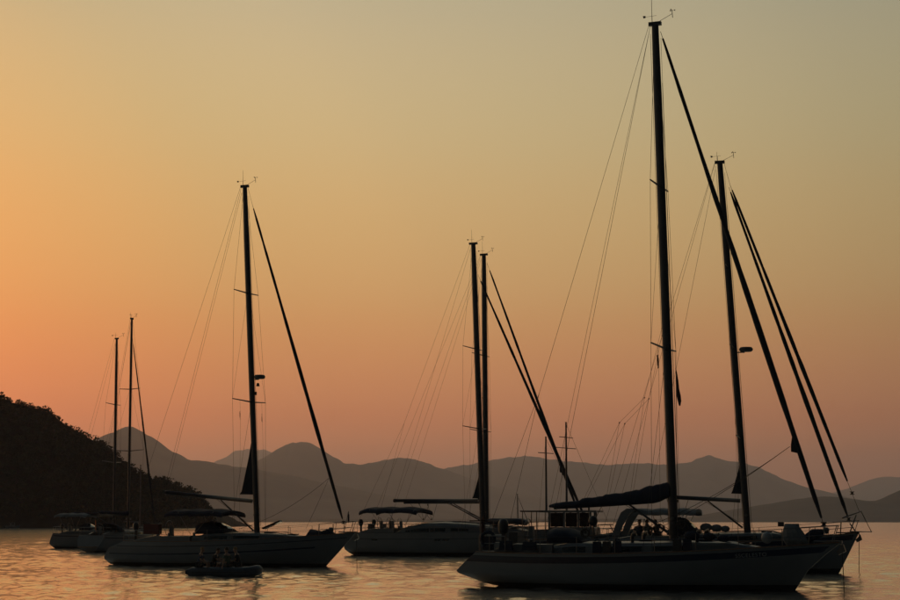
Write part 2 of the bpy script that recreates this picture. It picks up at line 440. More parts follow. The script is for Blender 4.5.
def make_cabin(h, root, st, m, windows=(), hatches=(), rail=True):
    """st: (x, half width, height) stations from aft to bow"""
    def at(x):
        return interp([(a, b) for a, b, c in st], x), interp([(a, c) for a, b, c in st], x)
    def sec(x, side, q):
        w, hh = at(x); zb = h.deck_z(x) - .02
        tab = [(0, (w, 0)), (.7, (w * .93, hh * .72)), (.85, (w * .84, hh * .95)), (1.0, (w * .6, hh * 1.03)), (1.3, (0, hh * 1.1))]
        for (q0, (a0, b0)), (q1, (a1, b1)) in zip(tab, tab[1:]):
            if q <= q1:
                u = (q - q0) / (q1 - q0); return Vector((x, side * lerp(a0, a1, u), zb + lerp(b0, b1, u)))
    qs = [0, .35, .7, .85, 1.0, 1.3]; mb = MB(); xs = []
    for (a, _, _), (b, _, _) in zip(st, st[1:]): xs += [lerp(a, b, i / 4) for i in range(4)]
    xs.append(st[-1][0])
    rows = [[sec(x, -1, q) for q in qs] + [sec(x, 1, q) for q in reversed(qs[:-1])] for x in xs]
    mb.grid(rows); mb.poly(rows[0]); mb.poly(list(reversed(rows[-1])))
    cab = mb.build("coachroof", m, root)
    for (x0, x1, q0, q1) in windows:
        for side in (1, -1):
            g = [[sec(lerp(x0, x1, i / 4), side, lerp(q0, q1, j / 2)) + Vector((0, side * .012, .004)) for j in range(3)] for i in range(5)]
            MB().grid(g).build("window", M["glass"], cab)
    for (x, s) in hatches:
        z = sec(x, 1, 1.3).z
        MB().box((x, 0, z + .025), (s, s, .05)).build("hatch", M["glass"], cab)
    if rail:
        for side in (1, -1):
            a, b = st[0][0] + .5, st[-1][0] - .9
            pts = [sec(lerp(a, b, i / 8), side, .95) + Vector((0, 0, .09 if 0 < i < 8 else 0)) for i in range(9)]
            MB().tube(pts, .016, 5).build("handrail", M["steel"], cab)
    return cab
class Mast:
    def __init__(s, x, z0, z1, rake): s.x, s.z0, s.z1, s.r = x, z0, z1, rake
    def at(s, z, dx=0, dy=0): return Vector((s.x - s.r * (z - s.z0) / (s.z1 - s.z0) + dx, dy, z))
def make_mast(ms, root, a, b, h, spreaders, chain_x, chain_w, fs=None, instruments=True, wire=.007, whip=1.1, stays=True, lowers=True, steps=False):
    mast = MB()
    zs = [ms.z0, ms.z0 + 1, lerp(ms.z0, ms.z1, .5), lerp(ms.z0, ms.z1, .85), ms.z1]
    rad = [1, 1, 1, .98, .80]
    rows = [[ms.at(z) + Vector((a * k * math.cos(2 * math.pi * i / 14), b * k * math.sin(2 * math.pi * i / 14), 0)) for i in range(14)] for z, k in zip(zs, rad)]
    mast.grid(rows, closed_v=True); mast.poly(list(reversed(rows[-1])))
    mo = mast.build("mast", M["alu"], root, smooth=True)
    tip = ms.at(ms.z1)
    MB().box(tip + Vector((0, 0, -.03)), (a * 2.9, b * 1.5, .14)).build("masthead_crane", M["alu"], mo)
    if instruments:
        MB().tube([tip + Vector((-.12, .03, 0)), tip + Vector((-.14, .03, whip))], [.012, .006], 5).build("antenna", M["plastic"], mo)
        w = MB().tube([tip + Vector((a, 0, .05)), tip + Vector((a + .52, 0, .30))], .009, 5)
        w.tube([tip + Vector((a + .52, 0, .14)), tip + Vector((a + .50, 0, .42))], .013, 5)
        for k in range(3):
            q = R(120 * k + 20); c0 = tip + Vector((a + .50, 0, .43)); w.tube([c0, c0 + Vector((.09 * math.cos(q), .09 * math.sin(q), 0))], .006, 4)
            w.ball(c0 + Vector((.10 * math.cos(q), .10 * math.sin(q), 0)), .026, 8)
        w.build("wind_sensor", M["plastic"], mo)
        v = MB().tube([tip + Vector((-.10, -.03, 0)), tip + Vector((-.10, -.03, .26))], .008, 5)
        v.tube([tip + Vector((-.42, -.10, .24)), tip + Vector((.06, .0, .29))], .006, 4)
        v.slab([tip + Vector((-.42, -.10, .20)), tip + Vector((-.34, -.085, .21)), tip + Vector((-.34, -.085, .29)), tip + Vector((-.44, -.10, .29))], .008)
        v.build("wind_vane", M["plastic"], mo)
    tips = {}
    for (z, ln, sweep) in spreaders:
        for side in (1, -1):
            p = ms.at(z); q = p + Vector((-ln * math.sin(R(sweep)), side * ln * math.cos(R(sweep)), .05 * ln))
            MB().tube([p, q], [.045, .028], 6, flat=1.0).build("spreader", M["alu"], mo)
            tips.setdefault(side, []).append(q)
    if stays:
        for side in (1, -1):
            ch = Vector((chain_x, side * chain_w, h.deck_z(chain_x)))
            tops = sorted(tips[side], key=lambda p: -p.z)
            MB().tube([ms.at(ms.z1 - .15, dy=side * b)] + tops + [ch], wire, 5).build("shroud", M["wire"], root)
            for i, q in enumerate(tops):
                up = tops[i - 1].z if i > 0 else ms.z1
                if lowers or i == len(tops) - 1:
                    low = tops[i + 1] if i + 1 < len(tops) else ch + Vector((-.06, 0, 0))
                    if i + 1 == len(tops):
                        MB().tube([ms.at(q.z - .1, dy=side * b), ch + Vector((-.35, 0, 0))], wire, 5).build("shroud", M["wire"], root)
                    else:
                        MB().tube([ms.at(q.z - .1, dy=side * b), low], wire * .8, 5).build("shroud", M["wire"], root)
    hl = MB()     # halyards along the mast faces
    for (dx, dy, f0) in ((a + .03, .04, .97), (a + .045, -.05, .88), (-a - .04, .03, .98)):
        hl.tube([ms.at(lerp(ms.z0, ms.z1, f0), dx, dy), ms.at(ms.z0 + .4, dx + .02, dy)], .007, 4)
    hl.build("halyard", M["rope"], root)
    for (dz, side) in ((1.0, 1), (1.0, -1), (1.35, 1)):
        c = ms.at(ms.z0 + dz, 0, side * (b + .02)); pr = [(.001, 0), (.07, 0), (.055, .05), (.065, .12), (.001, .125)]
        MB().lathe([(r_, side * q_) for r_, q_ in pr], c, 10, 'Y').build("winch", M["steel"], mo)
    return mo
def make_furler(root, p, q, r, m="uv", f0=.03, f1=.93, clew=None, lump=0):
    """furled headsail on the stay from deck fitting p to mast q"""
    p, q = Vector(p), Vector(q)
    o = MB().tube([p, q], .011, 5).build("forestay", M["wire"], root)
    n = 26; pts = []; rr = []
    rg = random.Random(int(r * 1e5) + int(p.x * 100))
    for i in range(n + 1):
        t = lerp(f0, f1, i / n); pts.append(p.lerp(q, t))
        k = 1.15 - .45 * (i / n - .4) / .6 if i / n > .4 else .75 + .4 * min(1, (i / n) / .25)
        rr.append(r * (k * (1 - .2 * i / n)) * rg.uniform(.86, 1.12))
    rr[0] *= .5; rr[-1] *= .6
    sail = MB().tube(pts, rr, 8).build("furled_headsail", M[m], root, smooth=True)
    d = (q - p).normalized()
    MB().lathe([(.001, -.06), (.11, -.06), (.11, -.03), (.06, -.02), (.06, .05), (.11, .06), (.11, .09), (.001, .09)], p.lerp(q, f0 * .6), 10).build("furling_drum", M["plastic"], o)
    if clew:
        c = p.lerp(q, clew)
        MB().slab([c + d * .55, c + d * .1 + Vector((.08, 0, 0)), c - d * .28 + Vector((.04, 0, 0)), c - d * .22 + Vector((-.30, 0, .02)), c + d * .05 + Vector((-.22, 0, 0))], .10).build("clew", M[m], sail)
    return o
def make_boom(root, a, f, r=.10, vang=None, sheet=None, lift=None, m="alu"):
    b = MB().tube([a, f], [r * .95, r], 10, flat=.8).build("boom", M[m], root, smooth=True)
    a, f = Vector(a), Vector(f)
    MB().tube([a + Vector((-.06, 0, 0)), a + Vector((.05, 0, 0))], r * 1.08, 10).build("end_cap", M["plastic"], b)
    if vang is not None:
        MB().tube([a.lerp(f, .64) - Vector((0, 0, r)), vang], [.035, .05], 7).build("vang", M["alu"], root)
        MB().tube([a.lerp(f, .60) - Vector((0, 0, r)), Vector(vang) + Vector((.05, 0, .12))], .010, 5).build("vang_line", M["rope"], root)
    if sheet is not None:
        s = MB()
        for k, t in enumerate((.18, .30, .42)):
            s.tube([a.lerp(f, t) - Vector((0, 0, r)), Vector(sheet) + Vector((.06 * k, .02 * k, 0))], .012, 5)
        s.box(a.lerp(f, .30) - Vector((0, 0, r + .08)), (.06, .03, .12)); s.box(Vector(sheet) + Vector((.05, 0, .06)), (.08, .04, .12))
        s.build("mainsheet", M["rope"], root)
    if lift is not None:
        MB().tube(sag(a, lift, .05, 6), .007, 4).build("topping_lift", M["rope"], root)
    return b
def make_rails(h, root, x_st, x_bow, n_st, pulpit=(1.6, .62), pushpit=1.1, hgt=.62, gate=True):
    xs = [lerp(x_st + pushpit, x_bow - pulpit[0], i / (n_st - 1)) for i in range(n_st)]
    for side in (1, -1):
        tops = []
        for x in xs:
            p = h.edge(x, side, .05); q = p + Vector((0, -side * .02, hgt)); tops.append(q)
            MB().tube([p, q], .014, 5).build("stanchion", M["steel"], root)
        pp = h.edge(x_bow - pulpit[0], side, .06) + Vector((0, 0, pulpit[1]))
        sp = h.edge(x_st + pushpit, side, .06) + Vector((0, 0, hgt))
        for k in (1.0, .52):
            L = [Vector((q.x, q.y, lerp(h.edge(q.x, side).z, q.z, k))) for q in [sp] + tops + [pp]]
            MB().tube(L, .006, 4).build("lifeline", M["wire"], root)
    # pulpit
    pb = MB(); top = pulpit[1]
    L = [h.edge(x_bow - pulpit[0], 1, .06), h.edge(x_bow - pulpit[0] * .5, 1, .05), h.edge(x_bow - .12, 1, .02)]
    up = [p + Vector((.05, 0, top)) for p in L]
    noseA = Vector((x_bow + .12, .16, L[2].z + top)); noseB = Vector((x_bow + .12, -.16, L[2].z + top))
    mir = lambda p: Vector((p.x, -p.y, p.z))
    pb.tube([L[0], up[0], up[1], noseA, noseB, mir(up[1]), mir(up[0]), mir(L[0])], .017, 6)
    mid = [p + Vector((.02, 0, top * .5)) for p in L]
    pb.tube([mid[0], mid[1], mid[2]], .013, 5); pb.tube([mir(mid[0]), mir(mid[1]), mir(mid[2])], .013, 5)
    for s_ in (1, -1):
        for a_, b_ in ((L[1], up[1]), (L[2], Vector((x_bow + .08, .16, L[2].z + top)))):
            A = a_ if s_ > 0 else mir(a_); Bq = b_ if s_ > 0 else mir(b_); pb.tube([A, Bq], .015, 5)
    pb.build("pulpit", M["steel"], root)
    # pushpit
    ps = MB(); E = [h.edge(x_st + pushpit, 1, .06), h.edge(x_st + pushpit * .45, 1, .06), h.edge(x_st + .08, 1, .08)]
    for k in (hgt, hgt * .55):
        Lp = [p + Vector((0, 0, k)) for p in E]; ps.tube([*Lp, *[mir(p) for p in reversed(Lp)]], .015, 5)
    for p in E:
        for s_ in (1, -1):
            P = p if s_ > 0 else mir(p); ps.tube([P, P + Vector((0, 0, hgt))], .015, 5)
    ps.build("pushpit", M["steel"], root)
def make_bimini(root, x0, x1, w, z, th=.10, crown=.14, m="canvas", feet=(), droop=.12):
    rows = []; n = 14
    for i in range(n + 1):
        t = i / n; x = lerp(x0, x1, t); wv = .025 * math.sin(t * math.pi * 6)
        end = droop * (max(0, 1 - t / .16) ** 1.5 + max(0, 1 - (1 - t) / .16) ** 1.5)
        up = [(x, w * q, z + crown * (1 - q ** 2) - end + wv - .10 * max(0, abs(q) - .9) * 10) for q in (-1, -.9, -.5, 0, .5, .9, 1)]
        rows.append(up + [(p[0], p[1] * .985, p[2] - th) for p in reversed(up)])
    mb = MB().grid(rows, closed_v=True); mb.poly(rows[0]); mb.poly(list(reversed(rows[-1])))
    o = mb.build("bimini", M[m], root, smooth=False)
    for (xb, zb, xt) in feet:
        fr = MB()
        fr.tube([(xb, w * .93, zb), (xt, w * .97, z - .02), (xt, w * .5, z + crown * .55), (xt, -w * .5, z + crown * .55), (xt, -w * .97, z - .02), (xb, -w * .93, zb)], .014, 6)
        fr.build("bimini_frame", M["steel"], root)
    return o
def make_sprayhood(root, x0, x1, w, z0, hgt, m="canvas", window=True):
    """hood: open aft at x0, sloping down to x1 forward"""
    rows = []
    prof = [(0, .96), (.18, 1.0), (.45, .94), (.72, .62), (1.0, .06)]
    for (t, k) in prof:
        x = lerp(x0, x1, t); row = []
        for i in range(11):
            a = math.pi * i / 10; c_ = math.cos(a); s_ = math.sin(a) ** .55
            row.append((x, w * (1 - .12 * t) * c_, z0 + hgt * k * s_))
        rows.append(row)
    o = MB().grid(rows).build("sprayhood", M[m], root, smooth=True)
    sm = o.modifiers.new("thick", 'SOLIDIFY'); sm.thickness = .015
    if window:
        g = []
        for t in (.5, .6, .7, .82):
            x = lerp(x0, x1, t); k = interp(prof, t); g.append([(x + .02, w * (1 - .12 * t) * c_, z0 + hgt * k * math.sin(math.acos(c_)) ** .55 + .02) for c_ in (-.62, -.3, 0, .3, .62)])
        MB().grid(g).build("hood_window", M["glass"], o)
    return o
def make_wheel(root, x, y, z, r=.42):
    w = MB().torus((x, y, z), r, .016, 'X')
    for k in range(6):
        a = R(60 * k); w.tube([(x, y, z), (x, y + r * math.cos(a), z + r * math.sin(a))], .008, 4)
    o = w.build("steering_wheel", M["steel"], root)
    MB().box((x + .14, y, z - .25), (.22, .26, .85), taper=.7).build("pedestal", M["gel"], root)
    return o
def make_coaming(h, root, x0, x1, hgt=.28, w=.22, inset=.5):
    for side in (1, -1):
        rows = []
        for i in range(9):
            x = lerp(x0, x1, i / 8); e = h.edge(x, side, inset); k = hgt * min(1, .35 + (i / 8) * 2)
            rows.append([Vector((x, e.y, e.z - .05)), Vector((x, e.y - side * .05, e.z + k)), Vector((x, e.y - side * w, e.z + k + .02)), Vector((x, e.y - side * (w + .04), e.z - .05))])
        mb = MB().grid(rows); mb.poly(rows[0]); mb.poly(rows[-1]); o = mb.build("coaming", M["gel"], root)
        wx = lerp(x0, x1, .62); e = h.edge(wx, side, inset + .12)
        MB().lathe([(.001, 0), (.10, 0), (.07, .05), (.085, .14), (.05, .17), (.001, .17)], (wx, e.y, e.z + hgt + .02), 12).build("winch", M["steel"], o)
def make_radome(parent, p, r=.30):
    MB().lathe([(.001, -.10), (r * .8, -.10), (r, -.04), (r, .04), (r * .82, .11), (.001, .13)], p, 18).build("radar_dome", M["white_plastic"], parent, smooth=True)
    MB().box(Vector(p) + Vector((-r * .75, 0, -.13)), (r * 1.1, .12, .05)).build("radar_bracket", M["alu"], parent)
def make_outboard(root, x, y, z, name="outboard_motor", s=1.0):
    o = MB().lathe([(.001, -.26 * s), (.13 * s, -.25 * s), (.17 * s, -.10 * s), (.17 * s, .08 * s), (.11 * s, .19 * s), (.001, .22 * s)], (x, y, z), 12).build(name, M["plastic"], root, smooth=True)
    MB().box((x + .02, y, z - .5 * s), (.13 * s, .09 * s, .55 * s)).build("motor_leg", M["plastic"], o)
    MB().tube([(x + .1 * s, y, z - .05), (x + .55 * s, y, z + .05)], .018, 6).build("tiller", M["plastic"], o)
    return o
def make_flag(root, p, w, hgt, m, limp=.8, name="flag", seed=1):
    """cloth hanging from its hoist at p, drooping"""
    rg = random.Random(seed); rows = []
    for i in range(9):
        t = i / 8; row = []
        for j in range(6):
            s = j / 5
            x = -w * t * (1 - limp) - w * .22 * limp * math.sin(t * 5 + s) * .6
            row.append(Vector(p) + Vector((x, .06 * math.sin(t * 7 + s * 2 + seed) * w * 2, -hgt * s * (1 - .15 * t) - w * t * limp * .75)))
        rows.append(row)
    o = MB().grid(rows).build(name, M[m], root, smooth=True)
    md = o.modifiers.new("thick", 'SOLIDIFY'); md.thickness = .006
    return o
def make_anchor(h, root, x_bow, z, chain_to=None):
    a = MB().tube([(x_bow - .9, 0, z + .04), (x_bow + .12, 0, z + .02), (x_bow + .2, 0, z - .1)], .03, 6)
    a.slab([(x_bow + .22, 0, z - .06), (x_bow + .30, 0, z - .30), (x_bow + .05, 0, z - .42), (x_bow - .02, 0, z - .30)], .16)
    a.build("anchor", M["steel"], root)
    MB().box((x_bow - .1, 0, z + .02), (.55, .16, .10)).build("bow_roller", M["steel"], root)
    w = MB().lathe([(.001, 0), (.14, 0), (.12, .08), (.16, .2), (.10, .3), (.001, .3)], (x_bow - 1.35, 0, z - .02), 12)
    w.build("windlass", M["steel"], root)
    if chain_to:
        MB().tube(sag((x_bow + .16, 0, z), chain_to, -.02, 6), .016, 5).build("anchor_rode", M["rope"], root)
def make_lettering(root, text, h, side, x, depth, size):
    cu = bpy.data.curves.new("lettering", 'FONT'); cu.body = text; cu.size = size; cu.extrude = .002; cu.align_x = 'LEFT'; cu.space_character = 1.12
    tmp = bpy.data.objects.new("tmp", cu); col.objects.link(tmp)
    dg = bpy.context.evaluated_depsgraph_get(); me = bpy.data.meshes.new_from_object(tmp.evaluated_get(dg))
    bpy.data.objects.remove(tmp)
    for v in me.vertices:      # wrap the letters onto the hull side
        xx = x + v.co.x; t = h.t_at(xx); z = h.zs(t) - depth + v.co.y
        zk = h.zk(t); p = h.pt(t, (z - zk) / (h.zs(t) - zk), side, .014 + v.co.z)
        v.co = Vector((xx, p.y, z))
    me.materials.clear(); me.materials.append(M["letter"])
    o = bpy.data.objects.new("lettering", me); col.objects.link(o); o.parent = root; return o
def clew_triangle(root, ms, z, hh, w, m="uv"):
    p = ms.at(z + hh, -.13); q = ms.at(z, -.14)
    MB().slab([p, q, q + Vector((-w, 0, .02)), q + Vector((-w * .85, 0, .18)), p.lerp(q, .3) + Vector((-w * .22, 0, 0))], .05).build("furled_mainsail", M[m], root)
def backstays(root, ms, h, x_st, split, wire=.007):
    tip = ms.at(ms.z1, -.22)
    for side in (1, -1):
        e = h.edge(x_st, side, .15)
        if split: k = tip.lerp(Vector((e.x, 0, e.z)), split); path = [tip, k, e]
        else: path = [tip + Vector((0, side * .05, 0)), e]
        MB().tube(path, wire, 5).build("backstay", M["wire"], root)

# ------------------------------------------------------------------ the yachts
# --- A: big yacht with the dark stripe, sail stowed on the boom
A = tag(empty("sailing_yacht", (8.12, 64, 0), R(-22)), "largest white yacht, dark stripe below its deck, sail bundled on its boom", "yacht", "yachts at anchor")
hA = Hull([(-.5, -6.5), (0, -6.85), (.30, -7.5), (.54, -8.08), (1.27, -7.2)], [(-.4, 4.0), (0, 4.35), (.7, 4.82), (1.3, 5.5), (1.66, 5.98)], 4.1, (1.27, 1.27, 1.66), sr=.66, zk=(.02, -.5, -.35))
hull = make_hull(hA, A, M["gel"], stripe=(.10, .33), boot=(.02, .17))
make_lettering(hull, "SSCELESTO", hA, -1, 2.55, .285, .19)
make_cabin(hA, A, [(-4.3, 1.15, .36), (-3.6, 1.22, .46), (-1.5, 1.2, .44), (.6, 1.02, .40), (2.2, .75, .30), (3.1, .5, .10)], M["gel"],
           windows=[(-3.9, -3.0, .25, .66), (-2.5, -.9, .25, .66), (-.5, .6, .27, .64)], hatches=[(-1.0, .5), (1.2, .55), (2.6, .4)])
make_coaming(hA, A, -6.6, -4.2, .34)
mA = Mast(0, 1.5, 21.05, .42)
moA = make_mast(mA, A, .165, .10, hA, [(14.75, 1.25, 3), (8.68, 1.75, 4)], -.35, 1.75, whip=1.6)
make_furler(A, (5.5, 0, 1.95), mA.at(20.7, .2), .10, f0=.03, f1=.985, clew=.165)
bA = make_boom(A, (-4.5, 0, 2.95), (-.22, 0, 3.32), .11, vang=mA.at(2.0, -.22), sheet=(-3.4, 0, 1.95), lift=mA.at(20.9, -.2))
# sail flaked on the boom under its cover: lumpy, higher at the mast
rows = []; rg = random.Random(5)
for i in range(37):
    t = i / 36; c = Vector((lerp(-4.75, -.12, t), 0, lerp(2.95, 3.32, t)))
    hh = interp([(0, .06), (.06, .12), (.25, .13), (.28, .20), (.44, .21), (.47, .27), (.62, .27), (.65, .32), (.75, .33), (.84, .44), (.93, .50), (1, .54)], t) * rg.uniform(.93, 1.05); ww = interp([(0, .08), (.1, .15), (.7, .20), (1, .17)], t) * rg.uniform(.9, 1.08)
    lo = interp([(0, .03), (.1, .13), (.5, .19), (.86, .22), (.92, .18), (1, .02)], t)
    rows.append([c + Vector((0, ww * math.cos(a) * (1 if math.sin(a) < .3 else .8), (hh if math.sin(a) > 0 else lo) * math.sin(a))) for a in [2 * math.pi * k / 12 for k in range(12)]])
sc_ = MB().grid(rows, closed_v=True); sc_.poly(rows[0]); sc_.poly(list(reversed(rows[-1]))); sc_.build("sail_cover", M["canvas"], bA, smooth=True)
backstays(A, mA, hA, -7.05, .70)
MB().tube([mA.at(20.95, -.2, .04), (-5.2, .5, 1.6)], .006, 4).build("running_backstay", M["wire"], A)
for side in (1, -1):    # lazy jacks
    k1 = Vector((-1.9, side * .35, 6.0)); k2 = Vector((-.95, side * .3, 6.9)); top = mA.at(9.6, -.1, side * .1)
    L = MB().tube([top, k2, k1], .005, 4)
    for q in (-3.4, -2.5): L.tube([k1, (q, side * .14, lerp(2.98, 3.32, (q + 4) / 3.8) + .1)], .005, 4)
    for q in (-1.6,): L.tube([k2, (q, side * .16, 3.25)], .005, 4)
    for kk in (k1, k2): L.ball(kk, .03, 6)
    L.build("lazy_jack", M["rope"], A)
make_rails(hA, A, -7.15, 5.8, 8, pulpit=(1.7, .62), pushpit=1.2)
make_wheel(A, -5.6, 0, 2.05, .45)
make_anchor(hA, A, 5.85, 1.66, (6.05, 0, -.05))
make_flag(A, mA.at(8.42, -.05, -1.05), .30, .40, "cloth_dark", .9, "pennant", 2)
fl = mA.at(8.1, -.05, 1.35)
MB().tube([fl + Vector((dx, .03 * math.sin(k * 1.9), -dz)) for k, (dx, dz) in enumerate(((0, 0), (.02, .2), (.05, .5), (.07, .8), (.09, 1.05), (.13, 1.25), (.14, 1.42)))], [.012, .03, .055, .06, .085, .07, .03], 7, flat=.4).build("courtesy_flag", M["cloth_dark"], A, smooth=True)
MB().tube([mA.at(8.72, -.06, 1.35), fl, fl + Vector((.03, .2, -6.4))], .005, 4).build("flag_halyard", M["rope"], A)
MB().tube([mA.at(8.72, -.06, -1.05), mA.at(8.0, -.05, -1.05), Vector((-.1, -1.5, 1.5))], .005, 4).build("flag_halyard", M["rope"], A)
st = MB().tube([(-7.0, -.5, 1.3), (-7.2, -.55, 2.6)], .016, 5).build("flag_staff", M["wood"], A)
make_flag(st, (-7.2, -.55, 2.58), .5, .55, "cloth_dark", .95, "ensign", 6)
make_outboard(A, -6.15, -1.2, 2.25, s=1.15)
MB().torus((-6.7, -1.35, 1.75), .26, .06, 'Y', a0=-60, a1=240).build("horseshoe_buoy", M["canvas"], A)
# gear on deck
def cowl_vent(x, y, r=.09):
    z = hA.deck_z(x) + .40
    MB().tube([(x, y, z - .1), (x, y, z + .22), (x + .05, y, z + .32), (x + .16, y, z + .34)], [r * .7, r * .7, r * .9, r * 1.2], 9).build("cowl_vent", M["plastic"], A, smooth=True)
for (x, y) in ((-1.35, -.75), (-1.35, .75), (1.0, -.6), (1.0, .6)): cowl_vent(x, y)
for k, x in enumerate((-2.35, -1.98, -1.6, .55, .9)):
    e = hA.edge(x, -1, .22); c = MB().box((x, e.y, e.z + .24), (.30, .17, .42), taper=.9); c.tube([(x - .08, e.y, e.z + .45), (x - .04, e.y, e.z + .52), (x + .06, e.y, e.z + .52), (x + .09, e.y, e.z + .45)], .016, 5); c.build("jerrycan", M["plastic"] if k % 2 else M["canvas"], A)
for x, y, z in ((-.45, -.30, 2.15), (.32, -.22, 2.3), (.3, .25, 2.2), (-3.0, -1.2, 1.98)):
    q = MB()
    for m_ in range(3): q.torus((x + .02 * m_, y + .015 * m_, z), .15 - .015 * m_, .022, 'Y', 14, 5)
    q.build("rope_coil", M["rope"], A)
bq = MB().ball((-2.95, -.35, 2.42), .18, 12, (1, 1, 1.05)); bq.build("cowl", M["plastic"], A, smooth=True)
MB().tube([(-2.95, -.35, 1.7), (-2.95, -.35, 2.3)], .03, 6).build("cowl_post", M["steel"], A)
tbx = MB(); tbx.tube([(-2.7, -.7, 1.85), (-2.65, -.7, 2.28), (-2.2, -.7, 2.28), (-2.0, -.7, 1.85)], .02, 6); tbx.tube([(-2.68, -.3, 2.28), (-2.2, -.3, 2.28)], .02, 6)
tbx.build("hatch_garage_frame", M["steel"], A)
for (x, y, z, r_) in ((-.2, .9, 2.0, .22), (.9, -.95, 1.9, .20), (1.5, -.85, 1.86, .17), (2.0, -.75, 1.80, .16)):
    MB().ball((x, y, z), r_, 10, (1.5, .8, .8)).build("sail_bundle", M["canvas"], A, smooth=True)
sp_ = MB().box((-7.25, 0, 2.42), (.75, 1.7, .04)); sp_.build("solar_panel", M["glass"], A)
for y in (-.7, .7): MB().tube([(-7.25, y, 1.3), (-7.25, y, 2.4)], .02, 6).build("panel_post", M["steel"], A)
for (x, y, z, a_, b_, c_) in ((-6.75, -1.2, 1.6, .35, .28, .5), (-5.95, -1.45, 1.52, .5, .22, .34), (-5.0, -1.55, 1.5, .55, .2, .3)):
    MB().box((x, y, z), (a_, b_, c_), taper=.85).build("stowed_gear", M["canvas"], A)
lr = MB().box((-6.4, .9, 1.75), (.35, .7, .5)); lr.build("liferaft_canister", M["white_plastic"], A)
make_sprayhood(A, -4.5, -3.2, 1.1, 1.62, .55, window=False)
MB().ball((3.55, -.78, 1.83), .21, 14).build("ball_fender", M["fender"], A, smooth=True)
bag = MB(); rows = []
for (z, x0, x1, w) in ((1.55, 4.15, 4.95, .10), (1.75, 4.02, 4.92, .22), (1.98, 4.0, 4.78, .24), (2.2, 4.06, 4.62, .2), (2.32, 4.1, 4.6, .08)):
    rows.append([(lerp(x0, x1, (1 + math.cos(a)) / 2), -.35 + w * math.sin(a), z) for a in [2 * math.pi * k / 12 for k in range(12)]])
bag.grid(rows, closed_v=True); bag.poly(rows[-1]); bag.build("sail_bag", M["canvas_grey"], A)
MB().box((4.02, -.62, 2.3), (.2, .14, .16)).build("cleat_box", M["plastic"], A)
bd = MB().tube([(4.75, -.25, 1.72), (5.1, -.2, 1.95), (5.4, -.12, 2.02)], [.16, .2, .12], 9); bd.build("sail_bundle", M["canvas"], A, smooth=True)
MB().tube(sag(Vector((5.5, 0, 1.95)).lerp(mA.at(20.7, .2), .165) + Vector((-.28, 0, 0)), (-1.2, -1.25, 2.0), .25), .010, 5).build("headsail_sheet", M["rope"], A)
MB().tube(sag(Vector((5.5, 0, 1.95)).lerp(mA.at(20.7, .2), .165) + Vector((-.28, 0, 0)), (-1.2, 1.25, 2.0), .15), .010, 5).build("headsail_sheet", M["rope"], A)

# --- B: yacht beyond A with twin furled headsails, targa arch and bimini
B = tag(empty("sailing_yacht", (14.17, 84, 0), R(-14)), "yacht with twin furled headsails and triangular bow frame, half hidden behind the striped yacht", "yacht", "yachts at anchor")
hB = Hull([(-.5, -6.6), (0, -7.2), (.5, -7.5), (1.45, -7.0)], [(-.4, 3.9), (0, 4.2), (.8, 4.62), (1.86, 5.15)], 4.2, (1.45, 1.42, 1.86), sr=.75)
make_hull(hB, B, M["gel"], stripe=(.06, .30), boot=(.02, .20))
make_cabin(hB, B, [(-3.2, 1.2, .40), (-2.6, 1.25, .48), (-.6, 1.2, .46), (1.2, .95, .38), (2.6, .6, .10)], M["gel"], windows=[(-2.4, -1.2, .25, .66), (-.8, .5, .25, .66)], hatches=[(.9, .5), (2.0, .4)])
make_coaming(hB, B, -6.4, -3.1, .32)
mB = Mast(0, 1.7, 19.9, .98)
moB = make_mast(mB, B, .165, .11, hB, [(14.65, .95, 3), (10.7, 1.3, 3), (6.35, 1.55, 3)], -.3, 1.75, whip=.5)
make_radome(moB, mB.at(10.62, .58), .33)
make_furler(B, (4.78, 0, 2.25), mB.at(18.6, .35), .10, f0=.025, f1=.985)
make_furler(B, (5.2, 0, 2.85), mB.at(18.7, .42), .09, f0=.09, f1=.985)
MB().tube([mB.at(19.85, .2), mB.at(18.7, .42)], .008, 4).build("stay_link", M["wire"], B)
make_boom(B, (-4.6, 0, 3.62), (-.32, 0, 3.38), .10, vang=mB.at(2.1, -.22), sheet=(-3.4, 0, 2.0), lift=mB.at(19.7, -.2))
clew_triangle(B, mB, 3.7, 1.5, .5)
backstays(B, mB, hB, -6.9, None)
make_rails(hB, B, -7.0, 5.05, 7, pulpit=(1.5, .60))
fr = MB()   # triangular bow frame
for s_ in (1, -1):
    fr.tube([(4.75, s_ * .14, 1.92), (5.72, s_ * .10, 1.92), (5.28, s_ * .10, 2.86), (4.4, s_ * .3, 2.55)], .032, 6)
    fr.tube([(4.75, s_ * .14, 1.92), (5.05, s_ * .1, 2.7)], .028, 5); fr.tube([(5.0, s_ * .12, 1.92), (4.75, s_ * .12, 2.3)], .028, 5)
fr.tube([(5.72, .10, 1.92), (5.72, -.10, 1.92)], .032, 6); fr.tube([(5.28, .10, 2.86), (5.28, -.10, 2.86)], .032, 6)
fr.build("bow_frame", M["steel"], B)
make_anchor(hB, B, 5.0, 1.84, (5.1, 0, -.05))
arch = MB()
for s_ in (1, -1):
    rows = []
    for (x, z, w) in ((-6.25, 1.4, .30), (-5.95, 2.2, .34), (-5.62, 2.82, .44), (-5.35, 2.98, .5), (-4.9, 2.98, .5)):
        rows.append([(x - w / 2, s_ * 1.55, z), (x + w / 2, s_ * 1.55, z - .04), (x + w / 2, s_ * 1.43, z - .04), (x - w / 2, s_ * 1.43, z)])
    arch.grid(rows, closed_v=True); arch.poly(rows[-1])
arch.box((-5.35, 0, 2.96), (.5, 2.9, .10))
arch.build("targa_arch", M["gel"], B)
